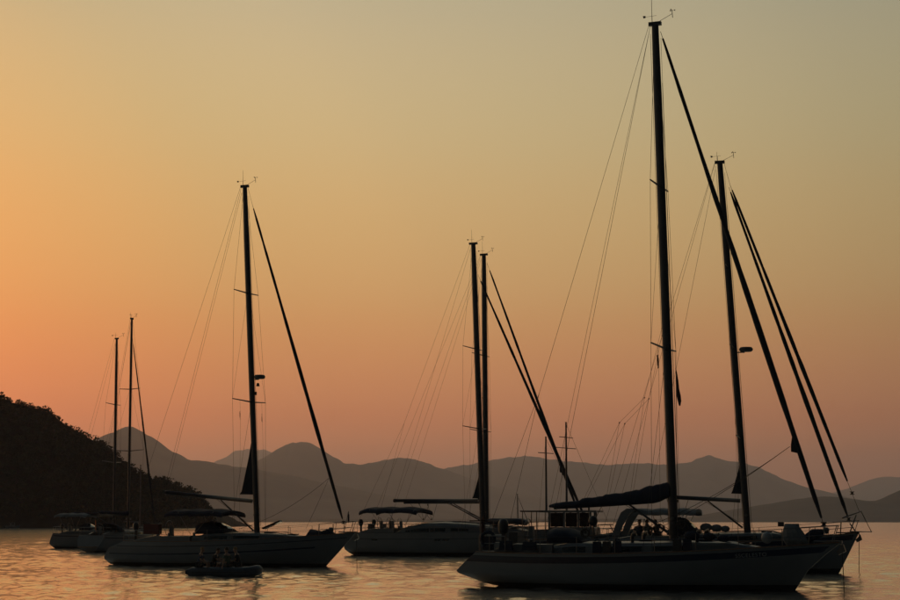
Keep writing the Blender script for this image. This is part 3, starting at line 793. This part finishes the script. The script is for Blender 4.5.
make_bimini(B, -5.3, -2.3, 1.5, 2.92, th=.12, crown=.10, m="canvas_grey", feet=[(-3.2, 1.75, -2.6), (-4.0, 1.75, -4.4)], droop=.02)
make_sprayhood(B, -3.6, -2.2, 1.2, 1.75, .85)
make_wheel(B, -5.0, .5, 2.1, .42)
MB().lathe([(.001, -.05), (.07, -.05), (.09, .06), (.04, .14), (.001, .15)], (-3.4, -1.1, 2.45), 10).build("hanging_lantern", M["plastic"], B)
MB().tube([(-3.4, -1.1, 2.58), (-3.4, -1.1, 2.86)], .008, 4).build("lantern_cord", M["rope"], B)
tb = MB()
for (x, y, z, r) in ((-1.9, -.7, 2.12, .24), (-1.4, -.75, 2.08, .22), (-1.0, -.7, 2.05, .18)):
    tb.ball((x, y, z), r, 10, (1.25, .8, .85))
tb.build("deck_bag", M["canvas_grey"], B)

# --- C: long yacht left with dinghy alongside
C = tag(empty("sailing_yacht", (-10.49, 96, 0), R(-22)), "long white radar yacht with two thin hull stripes, an inflatable dinghy alongside", "yacht", "yachts at anchor")
hC = Hull([(-.4, -8.3), (0, -8.8), (.35, -8.95), (.95, -8.45), (1.40, -7.3)], [(-.4, 3.7), (0, 4.15), (.8, 4.95), (1.80, 5.9)], 4.2, (1.32, 1.36, 1.80), sr=.74, zk=(-.1, -.5, -.3))
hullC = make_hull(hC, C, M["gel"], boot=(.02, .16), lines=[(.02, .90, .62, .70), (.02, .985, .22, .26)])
make_cabin(hC, C, [(-3.4, 1.2, .34), (-2.4, 1.28, .50), (-.5, 1.22, .46), (1.5, .95, .30), (3.0, .55, .08)], M["gel"], windows=[(-2.6, -1.2, .3, .66), (-.9, .7, .3, .64)], hatches=[(.8, .5), (2.2, .45)])
make_coaming(hC, C, -7.0, -3.3, .30)
mC = Mast(0, 1.75, 21.05, 1.08)
moC = make_mast(mC, C, .165, .11, hC, [(14.95, 1.4, 6), (8.9, 1.9, 6)], -.4, 1.75, whip=.9)
make_radome(moC, mC.at(10.28, .50), .31)
MB().lathe([(.001, -.08), (.10, -.08), (.06, .10), (.001, .10)], mC.at(9.85, .38), 10).build("loudhailer", M["plastic"], moC)
MB().lathe([(.001, -.06), (.06, -.06), (.06, .12), (.001, .12)], mC.at(9.35, .22), 10).build("steaming_light", M["plastic"], moC)
make_furler(C, (5.3, 0, 2.0), mC.at(19.9, .45), .10, f0=.03, f1=.99, clew=None)
MB().tube([mC.at(20.9, .2), mC.at(19.9, .45)], .008, 4).build("stay_link", M["wire"], C)
make_boom(C, (-5.75, 0, 4.0), (-.34, 0, 3.50), .11, vang=mC.at(1.9, -.22), sheet=(-2.6, 0, 2.2), lift=mC.at(20.7, -.2))
clew_triangle(C, mC, 3.85, 3.0, .85)
backstays(C, mC, hC, -7.6, None)
make_rails(hC, C, -7.6, 5.75, 8, pulpit=(1.6, .62))
make_bimini(C, -5.05, -1.45, 1.35, 2.92, th=.12, crown=.16, feet=[(-3.2, 1.7, -2.0), (-3.4, 1.7, -4.2)], droop=.10)
make_sprayhood(C, -3.2, -1.5, 1.15, 1.72, .66)
make_wheel(C, -5.5, 0, 2.0, .45)
make_outboard(C, -7.1, -.9, 2.15)
MB().box((-5.9, -1.1, 1.98), (.95, .35, .55)).build("red_locker", M["red"], C)
make_anchor(hC, C, 5.8, 1.80, (6.0, 0, -.05))
make_flag(C, mC.at(8.35, -.12, -1.2), .28, .34, "cloth_dark", .9, "pennant", 4)
make_flag(C, mC.at(8.35, -.12, 1.3), .26, .36, "cloth_dark", .9, "pennant", 5)
for yy in (-1.2, 1.3): MB().tube([mC.at(8.95, -.12, yy), mC.at(8.0, -.12, yy), Vector((-.3, yy * 1.2, 1.6))], .005, 4).build("flag_halyard", M["rope"], C)
stC = MB().tube([(5.2, .05, 1.8), (5.45, .08, 2.95)], .014, 5).build("jack_staff", M["steel"], C)
make_flag(stC, (5.45, .08, 2.95), .3, .5, "canvas", .95, "jack", 7)
rows = []
for (x, zt, w) in ((3.0, .06, .3), (3.25, .46, .34), (3.9, .30, .3), (4.3, .40, .25), (4.7, .12, .12)):
    zb = hC.deck_z(x); rows.append([(x, w * math.cos(a), zb + zt * max(0, math.sin(a)) ** .8 - .02) for a in [math.pi * k / 8 for k in range(9)]])
MB().grid(rows).build("sail_bundle", M["canvas"], C, smooth=True)
MB().slab([(.5, -.3, 2.05), (.6, -.3, 1.98), (1.65, -.35, 2.38), (1.6, -.35, 2.46)], .34).build("open_hatch", M["glass"], C)
MB().tube(sag((4.3, 0, 4.7), (-.4, -1.3, 2.0), .35), .010, 5).build("headsail_sheet", M["rope"], C)
MB().tube(sag((4.3, 0, 4.7), (3.2, -.5, 2.0), .05), .008, 5).build("headsail_sheet", M["rope"], C)

# --- D, D2: two large sloops one behind the other
def big_sloop(loc, rz, label, top, rake, fst, bimini):
    D = tag(empty("sailing_yacht", loc, rz), label, "yacht", "yachts at anchor")
    h = Hull([(-.4, -9.0), (0, -9.75), (.45, -10.05), (.9, -9.9), (1.62, -9.2)], [(-.4, 6.6), (0, 7.0), (1.0, 7.75), (1.90, 8.25)], 4.9, (1.60, 1.62, 1.90), sr=.80, zk=(-.1, -.55, -.3))
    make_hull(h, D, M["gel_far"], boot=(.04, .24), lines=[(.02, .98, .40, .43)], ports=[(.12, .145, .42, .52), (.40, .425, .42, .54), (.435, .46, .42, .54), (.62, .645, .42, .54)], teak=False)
    make_cabin(h, D, [(-6.2, 1.3, .10), (-5.4, 1.5, .48), (-4.2, 1.55, .72), (-2.6, 1.5, .78), (-.8, 1.4, .66), (1.2, 1.15, .42), (3.4, .7, .10)], M["gel_far"],
               windows=[(-5.3, -3.5, .18, .5), (-3.4, -2.3, .18, .5), (-1.9, -.6, .2, .5)], hatches=[(-2.0, .5), (0.9, .6), (2.4, .5)])
    make_coaming(h, D, -8.8, -6.1, .30)
    ms = Mast(0, 2.1, top, rake)
    mo = make_mast(ms, D, .21, .13, h, [(top * .655, 1.9, 10), (top * .40, 2.3, 10)], -.5, 2.1, whip=1.0)
    make_furler(D, (7.75, 0, 2.1), ms.at(fst, .25), .115, f0=.02, f1=.97, clew=.205)
    make_boom(D, (-6.8, 0, 3.88), (-.36, 0, 3.86), .12, vang=ms.at(2.5, -.25), sheet=(-4.6, 0, 2.5), lift=ms.at(top - .3, -.2))
    clew_triangle(D, ms, 4.0, 1.9, .6)
    backstays(D, ms, h, -9.2, .62 if bimini else None)
    make_rails(h, D, -9.3, 8.1, 9, pulpit=(1.7, .64))
    if bimini:
        make_bimini(D, -8.9, -4.45, 1.55, 3.25, th=.16, crown=.18, feet=[(-7.0, 1.9, -8.1), (-6.6, 1.9, -6.2), (-5.4, 2.1, -4.6)], droop=.16)
    make_wheel(D, -7.6, .8, 2.25, .42); make_wheel(D, -7.6, -.8, 2.25, .42)
    make_anchor(h, D, 8.15, 1.9, None)
    make_outboard(D, -8.9, -1.2, 2.35)
    MB().box((-9.05, .9, 1.95), (.25, .6, .55)).build("liferaft_canister", M["white_plastic"], D)
    return D
big_sloop((2.32, 124, 0), R(-22), "big sloop with dark bimini, between the radar yacht and the striped yacht", 22.25, .70, 20.0, True)
big_sloop((2.78, 135, 0), R(-22), "big sloop moored close behind the one with the dark bimini, its mast rising alongside", 23.1, .15, 22.4, False)

# --- E1, E2: two sloops off the headland
def small_sloop(loc, rz, label, top, L, spz, furl=True, bimini=False, hoodm="canvas"):
    S = tag(empty("sailing_yacht", loc, rz), label, "yacht", "yachts at anchor")
    a, b = -L * .56, L * .44
    h = Hull([(-.4, a + .7), (0, a + .25), (.4, a), (1.35, a + .45)], [(-.4, b - 1.1), (0, b - .8), (.8, b - .35), (1.62, b)], L * .32, (1.32, 1.30, 1.62), sr=.78)
    make_hull(h, S, M["gel_far"], boot=(.02, .14), lines=[(.02, .97, .14, .22)], teak=False)
    make_cabin(h, S, [(-2.4, 1.0, .36), (-1.8, 1.05, .46), (.4, .95, .40), (2.2, .5, .10)], M["gel_far"], windows=[(-1.6, -.3, .25, .64), (0, .9, .25, .62)], hatches=[(1.0, .45)])
    make_coaming(h, S, a + 1.0, -2.4, .28)
    ms = Mast(0, 1.6, top, .15)
    make_mast(ms, S, .12, .085, h, [(z, l, 8) for z, l in spz], -.2, L * .14, whip=.5)
    if furl: make_furler(S, (b - .25, 0, 1.75), ms.at(top * .92, .12), .07, f0=.03, f1=.96)
    make_boom(S, (-4.2, 0, 3.0), (-.2, 0, 2.9), .085, vang=ms.at(1.9, -.15), sheet=(-3.0, 0, 1.9), lift=ms.at(top - .3, -.12))
    MB().tube([Vector((lerp(-4.1, -.2, i / 12), 0, lerp(3.1, 3.05, i / 12))) for i in range(13)], [.08] + [.13 + .02 * math.sin(i * 2.1) for i in range(11)] + [.2], 8).build("sail_cover", M["canvas"], S, smooth=True)
    backstays(S, ms, h, a + .6, .7)
    make_rails(h, S, a + .3, b - .1, 6, pulpit=(1.3, .6), pushpit=.9)
    if bimini: make_bimini(S, a + .5, -2.2, 1.25, 3.0, th=.10, crown=.14, m="canvas_grey", feet=[(a + 1.5, 1.5, a + 1.0), (-3.2, 1.6, -2.6)])
    make_sprayhood(S, -2.9, -1.7, 1.0, 1.62, .62, hoodm)
    make_wheel(S, a + 1.4, 0, 1.85, .4)
    MB().box((a - .05, 0, .42), (.55, 1.5, .06)).build("swim_platform", M["teak"], S)
    return S, h, a
S1, h1, a1 = small_sloop((-25.9, 142, 0), R(66), "small sloop seen stern-on with an orange flag, close to the radar yacht's stern", 18.85, 9.6, [(13.05, 1.0), (8.05, 1.5)])
stf = MB().tube([(a1 + .55, -.4, 1.3), (a1 + .35, -.42, 2.6)], .014, 5).build("flag_staff", M["wood"], S1)
make_flag(stf, (a1 + .37, -.42, 2.55), .55, .6, "orange", .92, "ensign", 8)
S2, h2, a2 = small_sloop((-30.1, 158, 0), R(-12), "sloop with a pale grey bimini lying off the wooded headland", 18.9, 10.2, [(12.85, 1.7), (7.65, 2.2)], furl=False, bimini=True)
make_outboard(S2, a2 + .35, .9, 2.0)

# --- F: two-masted motor sailer behind the striped yacht
Fb = tag(empty("motor_sailer", (7.29, 111, 0), R(-15)), "motor sailer with a boxy wheelhouse and two short masts, behind the striped yacht's stern", "boat", "yachts at anchor")
hF = Hull([(-.4, -4.6), (0, -5.0), (1.35, -5.2)], [(-.4, 3.6), (0, 4.0), (2.0, 4.9)], 3.6, (1.40, 1.30, 2.0), sr=.8)
make_hull(hF, Fb, M["gel_far"], boot=(.02, .2), lines=[(.0, .98, .10, .20)])
wh = MB(); rows = []
for (z, x0, x1, w) in ((1.2, -.9, 2.1, 1.15), (2.0, -.9, 2.0, 1.12), (2.05, -.9, 1.95, 1.10)):
    rows.append([(x0, -w, z), (x1, -w * .9, z), (x1, w * .9, z), (x0, w, z)])
wh.grid(rows, closed_v=True); wh.poly(rows[-1]); who = wh.build("wheelhouse", M["gel_far"], Fb)
for (x, y) in ((-.85, -1.02), (.1, -1.02), (1.0, -.98), (1.75, -.94), (-.85, 1.02), (.1, 1.02), (1.0, .98), (1.75, .94), (1.85, 0)):
    MB().box((x, y, 2.5), (.12, .10, .92)).build("window_post", M["gel_far"], who)
MB().box((.35, 0, 3.02), (3.6, 2.5, .12)).build("roof", M["gel_far"], who)
for (x0, x1) in ((-.78, .03), (.18, .92), (1.08, 1.68)):
    MB().box(((x0 + x1) / 2, -.99, 2.5), (x1 - x0, .02, .86)).build("pane", M["glass"], who)
aw = MB()
for (x, y) in ((-2.5, -1.3), (-2.5, 1.3), (-1.6, -1.3), (-1.6, 1.3)): aw.tube([(x, y, 1.3), (x, y, 3.0)], .03, 6)
aw.build("awning_post", M["steel"], Fb)
MB().box((-1.9, 0, 3.03), (1.5, 2.7, .08)).build("awning", M["canvas"], Fb)
for (x, top, sps) in ((-1.25, 7.75, [(6.7, 1.0)]), (.06, 8.65, [(7.68, .9), (7.0, 1.3)])):
    zb = 3.05
    mm = MB().tube([(x, 0, zb), (x, 0, top)], [.075, .05], 8).build("mast", M["alu"], Fb, smooth=True)
    for (z, l) in sps: MB().tube([(x - .28 * l, -l, z), (x + .28 * l, l, z)], .028, 6).build("spreader", M["alu"], mm)
    MB().tube([(x, 0, top - .1), (x + 2.6, 0, 2.4)], .008, 4).build("stay", M["wire"], Fb)
    for s_ in (1, -1): MB().tube([(x, 0, top - .1), (x - .3, s_ * 1.4, 1.4)], .007, 4).build("shroud", M["wire"], Fb)
make_rails(hF, Fb, -5.1, 4.7, 6, pulpit=(1.3, .6), pushpit=.9)

# --- far-off small craft
def far_yacht(loc, rz, label, top, L):
    S = tag(empty("sailing_yacht", loc, rz), label, "yacht", "yachts at anchor")
    h = Hull([(-.4, -L * .5), (0, -L * .54), (1.1, -L * .52)], [(-.4, L * .36), (0, L * .39), (1.3, L * .45)], L * .32, (1.1, 1.0, 1.3), sr=.75)
    make_hull(h, S, M["gel_far"], boot=(.02, .14), teak=False)
    make_cabin(h, S, [(-2.0, .9, .34), (.4, .85, .38), (1.8, .5, .10)], M["gel_far"], windows=[(-1.6, -.2, .25, .64)], rail=False)
    ms = Mast(0, 1.3, top, .1)
    make_mast(ms, S, .10, .08, h, [(top * .62, .8, 10)], -.2, L * .13, wire=.008, instruments=False, lowers=False)
    make_boom(S, (-3.2, 0, 2.4), (-.15, 0, 2.3), .10)
    make_furler(S, (L * .43, 0, 1.4), ms.at(top * .95, .1), .07)
    return S
far_yacht((-58, 330, 0), R(35), "distant small yacht whose thin mast stands against the headland's foot", 12.9, 8.5)
far_yacht((15.6, 405, 0), R(-20), "distant tiny yacht whose thin mast shows above the striped yacht's stern", 8.6, 6.5)
mbt = tag(empty("motor_boat", (-157, 634, 0), R(20)), "tiny cabin motorboat under the wooded headland's shore", "boat")
hM = Hull([(-.3, -2.3), (0, -2.4), (.8, -2.45)], [(-.3, 1.6), (0, 1.9), (1.0, 2.5)], 1.9, (.75, .75, 1.05), sr=.85)
make_hull(hM, mbt, M["gel_far"], boot=(.02, .1), teak=False)
cb = MB().box((-.2, 0, 1.35), (1.7, 1.5, 1.0), taper=.82).build("cabin", M["gel_far"], mbt)
for s_ in (1, -1): MB().box((-.2, s_ * .70, 1.5), (1.1, .03, .4)).build("window", M["glass"], cb)
MB().box((-.3, 0, 1.9), (2.0, 1.5, .06)).build("roof", M["gel_far"], cb)

# ------------------------------------------------------------------ tender stowed on the big sloop's foredeck
def inflatable(name, label, loc, rz, L, W, r, flip=False, cat="dinghy", group=None):
    o = tag(empty(name, loc, rz), label, cat, group)
    if flip: o.rotation_euler = (math.pi, 0, rz)
    hw = W / 2 - r; pts = []; 
    pts += [(-L / 2, -hw, r * 1.05)] + [(lerp(-L / 2 + .3, L / 2 - 1.0, i / 5), -hw, r) for i in range(6)]
    for i in range(1, 12):
        a = -math.pi / 2 + math.pi * i / 12; pts.append((L / 2 - 1.0 + (1.0 - r) * math.cos(a) ** .8, hw * math.sin(a), r + .09 * math.cos(a) ** 2))
    pts += [(lerp(L / 2 - 1.0, -L / 2 + .3, i / 5), hw, r) for i in range(6)] + [(-L / 2, hw, r * 1.05)]
    rr = [r * .35] + [r] * (len(pts) - 2) + [r * .35]
    tube = MB().tube(pts, rr, 12).build("tube", M["rubber"], o, smooth=True)
    MB().tube([(p[0], p[1] * (1 + (r + .012) / max(.2, abs(p[1]) or 1) * .98) if abs(p[1]) > .1 else p[1], p[2] + .01) for p in pts[1:-1]], .018, 5).build("rubbing_strake", M["plastic"], tube)
    MB().box((-.15, 0, .10), (L - 1.0, hw * 2 - .05, .05)).build("floor", M["canvas_grey"], o)
    MB().box((-L / 2 + .45, 0, r + .05), (.05, hw * 2 - .1, r * 1.9)).build("transom", M["wood"], o)
    if not flip:
        for x in (-.55, .45): MB().box((x, 0, r * 1.55), (.24, hw * 2 + .05, .04)).build("thwart", M["wood"], o)
    return o
inflatable("inflatable_tender", "pale inflatable tender lying upturned on the big sloop's foredeck", (2.32 + 1.9 * math.cos(R(22)), 124 - 1.9 * math.sin(R(22)), 2.62), R(-22), 2.9, 1.5, .21, flip=True)

# ------------------------------------------------------------------ people
def person(label, loc, rz, pose, shirt, hair, group, lean=.1, turn=0.0, scale=1.0):
    """seated figure, pelvis at the origin; x is forward"""
    root = tag(empty("person", loc, rz), label, "person", group); root.scale = (scale,) * 3
    c_, s_ = math.cos(lean), math.sin(lean)
    def T(x, y, z): return Vector((x * c_ + z * s_, y, z * c_ - x * s_))
    V = []; E_ = []; Rr = []
    def add(p, r, prev=None):
        V.append(Vector(p)); Rr.append(r if isinstance(r, tuple) else (r, r))
        if prev is not None: E_.append((prev, len(V) - 1))
        return len(V) - 1
    pel = add((0, 0, .08), (.15, .12)); ab = add(T(0, 0, .26), (.135, .105), pel); ch = add(T(.01, 0, .42), (.155, .115), ab)
    sh = add(T(0, 0, .52), (.12, .085), ch); nk = add(T(.01, 0, .60), (.052, .055), sh)
    hd0 = T(.03, 0, .67); h0 = add(hd0, (.066, .075), nk); h1 = add(T(.04, 0, .74), (.078, .092), h0); h2 = add(T(.03, 0, .82), (.07, .085), h1)
    hands = []
    for s in (1, -1):
        so = add(T(0, s * .18, .51), .055, sh); el = pose['elbow'][0 if s > 0 else 1]; wr = pose['wrist'][0 if s > 0 else 1]
        e = add(el, .042, so); e2 = add(Vector(el).lerp(Vector(wr), .3), .040, e); w = add(wr, .027, e2)
        d = (Vector(wr) - Vector(el)).normalized(); pm = add(Vector(wr) + d * .055, (.036, .022), w); hands.append((Vector(wr) + d * .085, d, s, pm))
        hp = add((.03, s * .10, .06), .095, pel); kn = add(pose['knee'][0 if s > 0 else 1], .062, hp)
        an = pose['ankle'][0 if s > 0 else 1]; cf = add(Vector(pose['knee'][0 if s > 0 else 1]).lerp(Vector(an), .35), .058, kn)
        a_ = add(an, .038, cf); add(Vector(an) + Vector((.15, s * .02, -.04)), (.036, .028), a_)
    for (tip, d, s, pm) in hands:
        side = d.cross(Vector((0, 0, 1))).normalized() if abs(d.z) < .95 else Vector((0, 1, 0))
        up = side.cross(d).normalized()
        for k, ln in zip((-1.5, -.5, .5, 1.5), (.058, .070, .075, .064)):
            b0 = tip + side * k * .019; f1 = add(b0, .0095, pm); f2 = add(b0 + d * ln * .6 - up * .012, .009, f1); add(b0 + d * ln * .85 - up * .038, .008, f2)
        t1 = add(tip - d * .035 + side * s * .040, .010, pm); add(tip + d * .004 + side * s * .052 - up * .02, .009, t1)
    def skin(name, vs, es, rs, m, parent, sub=1):
        me = bpy.data.meshes.new(name); me.from_pydata([tuple(v) for v in vs], es, []); me.materials.append(m)
        o = bpy.data.objects.new(name, me); col.objects.link(o); o.parent = parent
        sk = o.modifiers.new("skin", 'SKIN'); sk.use_smooth_shade = True
        if not me.skin_vertices: 
            bpy.context.view_layer.objects.active = o
        for i, r in enumerate(rs): me.skin_vertices[0].data[i].radius = r
        me.skin_vertices[0].data[0].use_root = True
        ss = o.modifiers.new("sub", 'SUBSURF'); ss.levels = sub; ss.render_levels = sub
        return o
    body = skin("body", V, E_, Rr, M["skin"], root)
    # shirt and shorts as slightly larger shells over torso, upper arms and thighs
    g = .014
    sv = [V[pel], V[ab], V[ch], V[sh], Vector(V[nk]).lerp(V[sh], .55)]; sr = [(Rr[i][0] + g, Rr[i][1] + g) for i in (pel, ab, ch, sh)] + [(.075, .07)]
    se = [(0, 1), (1, 2), (2, 3), (3, 4)]
    for k, s in enumerate((1, -1)):
        so = T(0, s * .18, .51); el = Vector(pose['elbow'][k]); n = len(sv)
        sv += [so, so.lerp(el, .75)]; sr += [(.068, .068), (.058, .058)]; se += [(3, n), (n, n + 1)]
    skin("shirt", sv, se, sr, M[shirt], body)
    hv = [Vector((0, 0, .07))]; hr = [(.165, .135)]; he = []
    for k, s in enumerate((1, -1)):
        hp = Vector((.03, s * .10, .06)); kn = Vector(pose['knee'][k]); n = len(hv)
        hv += [hp, hp.lerp(kn, .8)]; hr += [(.108, .108), (.088, .088)]; he += [(0, n), (n, n + 1)]
    skin("shorts", hv, he, hr, M["shorts"], body)
    # hair cap, nose, ears, eyes, mouth
    hc = T(.02, 0, .79); rows = []
    for i in range(8):
        th = R(8 + i * 14); row = []
        for k in range(14):
            a = 2 * math.pi * k / 14; low = 1.0 if math.cos(a) < .35 else .62
            t2 = th * low; row.append(hc + Vector((.098 * math.sin(t2) * math.cos(a) - .008, .086 * math.sin(t2) * math.sin(a), .104 * math.cos(t2) - .004)))
        rows.append(row)
    hb = MB().grid(rows, closed_v=True); hb.poly(rows[0]); hb.build("hair", M[hair], body, smooth=True)
    fc = MB(); nb = T(.125, 0, .735); fc.poly([nb + Vector((-.02, .012, .035)), nb + Vector((-.02, -.012, .035)), nb + Vector((.012, -.014, -.012)), nb + Vector((.012, .014, -.012))])
    fc.poly([nb + Vector((-.02, .012, .035)), nb + Vector((.012, .014, -.012)), nb + Vector((-.02, .02, -.012))]); fc.poly([nb + Vector((-.02, -.012, .035)), nb + Vector((-.02, -.02, -.012)), nb + Vector((.012, -.014, -.012))])
    fc.build("nose", M["skin"], body)
    for s in (1, -1):
        MB().ball(T(.105, s * .032, .755), .012, 8).build("eye", M["plastic"], body)
        MB().ball(T(.02, s * .088, .745), .026, 8, (.7, .35, 1.1)).build("ear", M["skin"], body)
    MB().box(T(.118, 0, .695), (.012, .042, .010)).build("mouth", M["red"], body)
    return root
sit = dict(elbow=[(.16, .26, .28), (.16, -.26, .28)], wrist=[(.36, .17, .20), (.36, -.17, .20)], knee=[(.40, .16, .22), (.40, -.16, .22)], ankle=[(.48, .14, -.18), (.48, -.14, -.18)])
paddle = dict(elbow=[(.28, .28, .34), (.30, -.24, .30)], wrist=[(.50, .12, .36), (.52, -.22, .24)], knee=[(.42, .18, .18), (.40, -.18, .18)], ankle=[(.30, .16, -.18), (.32, -.16, -.18)])
rest = dict(elbow=[(-.05, .30, .28), (.10, -.28, .28)], wrist=[(-.05, .38, .06), (.34, -.20, .18)], knee=[(.42, .14, .16), (.40, -.20, .20)], ankle=[(.62, .12, -.16), (.50, -.16, -.18)])
DX, DY, DA = -9.95, 78.5, R(-6)
inflatable("inflatable_dinghy", "grey inflatable dinghy carrying four people beside the long yacht", (DX, DY, -.06), DA, 3.35, 1.55, .23)
def on_dinghy(x, y, z): return (DX + x * math.cos(DA) - y * math.sin(DA), DY + x * math.sin(DA) + y * math.cos(DA), z)
PG = "people in the dinghy"
person("person in a blue top sitting at the dinghy's stern, facing the others", on_dinghy(-1.12, -.42, .42), DA, sit, "shirt_a", "hair_fair", PG, .18)
person("person in a black top leaning far forward over the dinghy, second from its stern", on_dinghy(-.66, .15, .40), DA, paddle, "shirt_b", "hair_brown", PG, .34)
person("person in an olive top sitting upright on the dinghy's middle thwart", on_dinghy(.18, -.38, .40), DA + R(150), rest, "shirt_c", "hair_brown", PG, .10)
person("person in a black top sitting closest to the dinghy's bow", on_dinghy(.60, .05, .42), DA + R(185), sit, "shirt_b", "hair_fair", PG, .22)
def on_B(x, y, z): a = R(-14); return (14.17 + x * math.cos(a) - y * math.sin(a), 84 + x * math.sin(a) + y * math.cos(a), z)
for (x, y, rz, lab, sh, hr) in ((-5.3, .9, -80, "person sitting in the cockpit beside the targa arch of the yacht with a bimini", "shirt_a", "hair_brown"),
                                (-4.9, 1.0, -100, "person sitting between two others under the grey bimini", "shirt_c", "hair_brown"),
                                (-4.45, 1.0, -130, "person in a black top under the grey bimini, closest to the sprayhood", "shirt_b", "hair_brown")):
    person(lab, on_B(x, y, 1.62), R(rz - 14), rest if x < -5 else sit, sh, hr, "people in the yacht cockpit", .12)

# ------------------------------------------------------------------ haze over the bay
hz = MB().box((0, 14050, 513), (31000, 29900, 1034))
haze = hz.build("haze", M["gel"]); haze.data.materials.clear()
hm = bpy.data.materials.new("evening_haze"); hm.use_nodes = True
hn, hl_ = hm.node_tree.nodes, hm.node_tree.links; hn.clear()
ho = hn.new("ShaderNodeOutputMaterial"); pv = hn.new("ShaderNodeVolumePrincipled")
pv.inputs["Color"].default_value = (.80, .82, 1.0, 1); pv.inputs["Density"].default_value = 5.3e-5; pv.inputs["Anisotropy"].default_value = .78
hl_.new(pv.outputs[0], ho.inputs["Volume"])
haze.data.materials.append(hm)
tag(haze, "thin evening haze lying over the bay and mountains", "haze", kind='stuff')
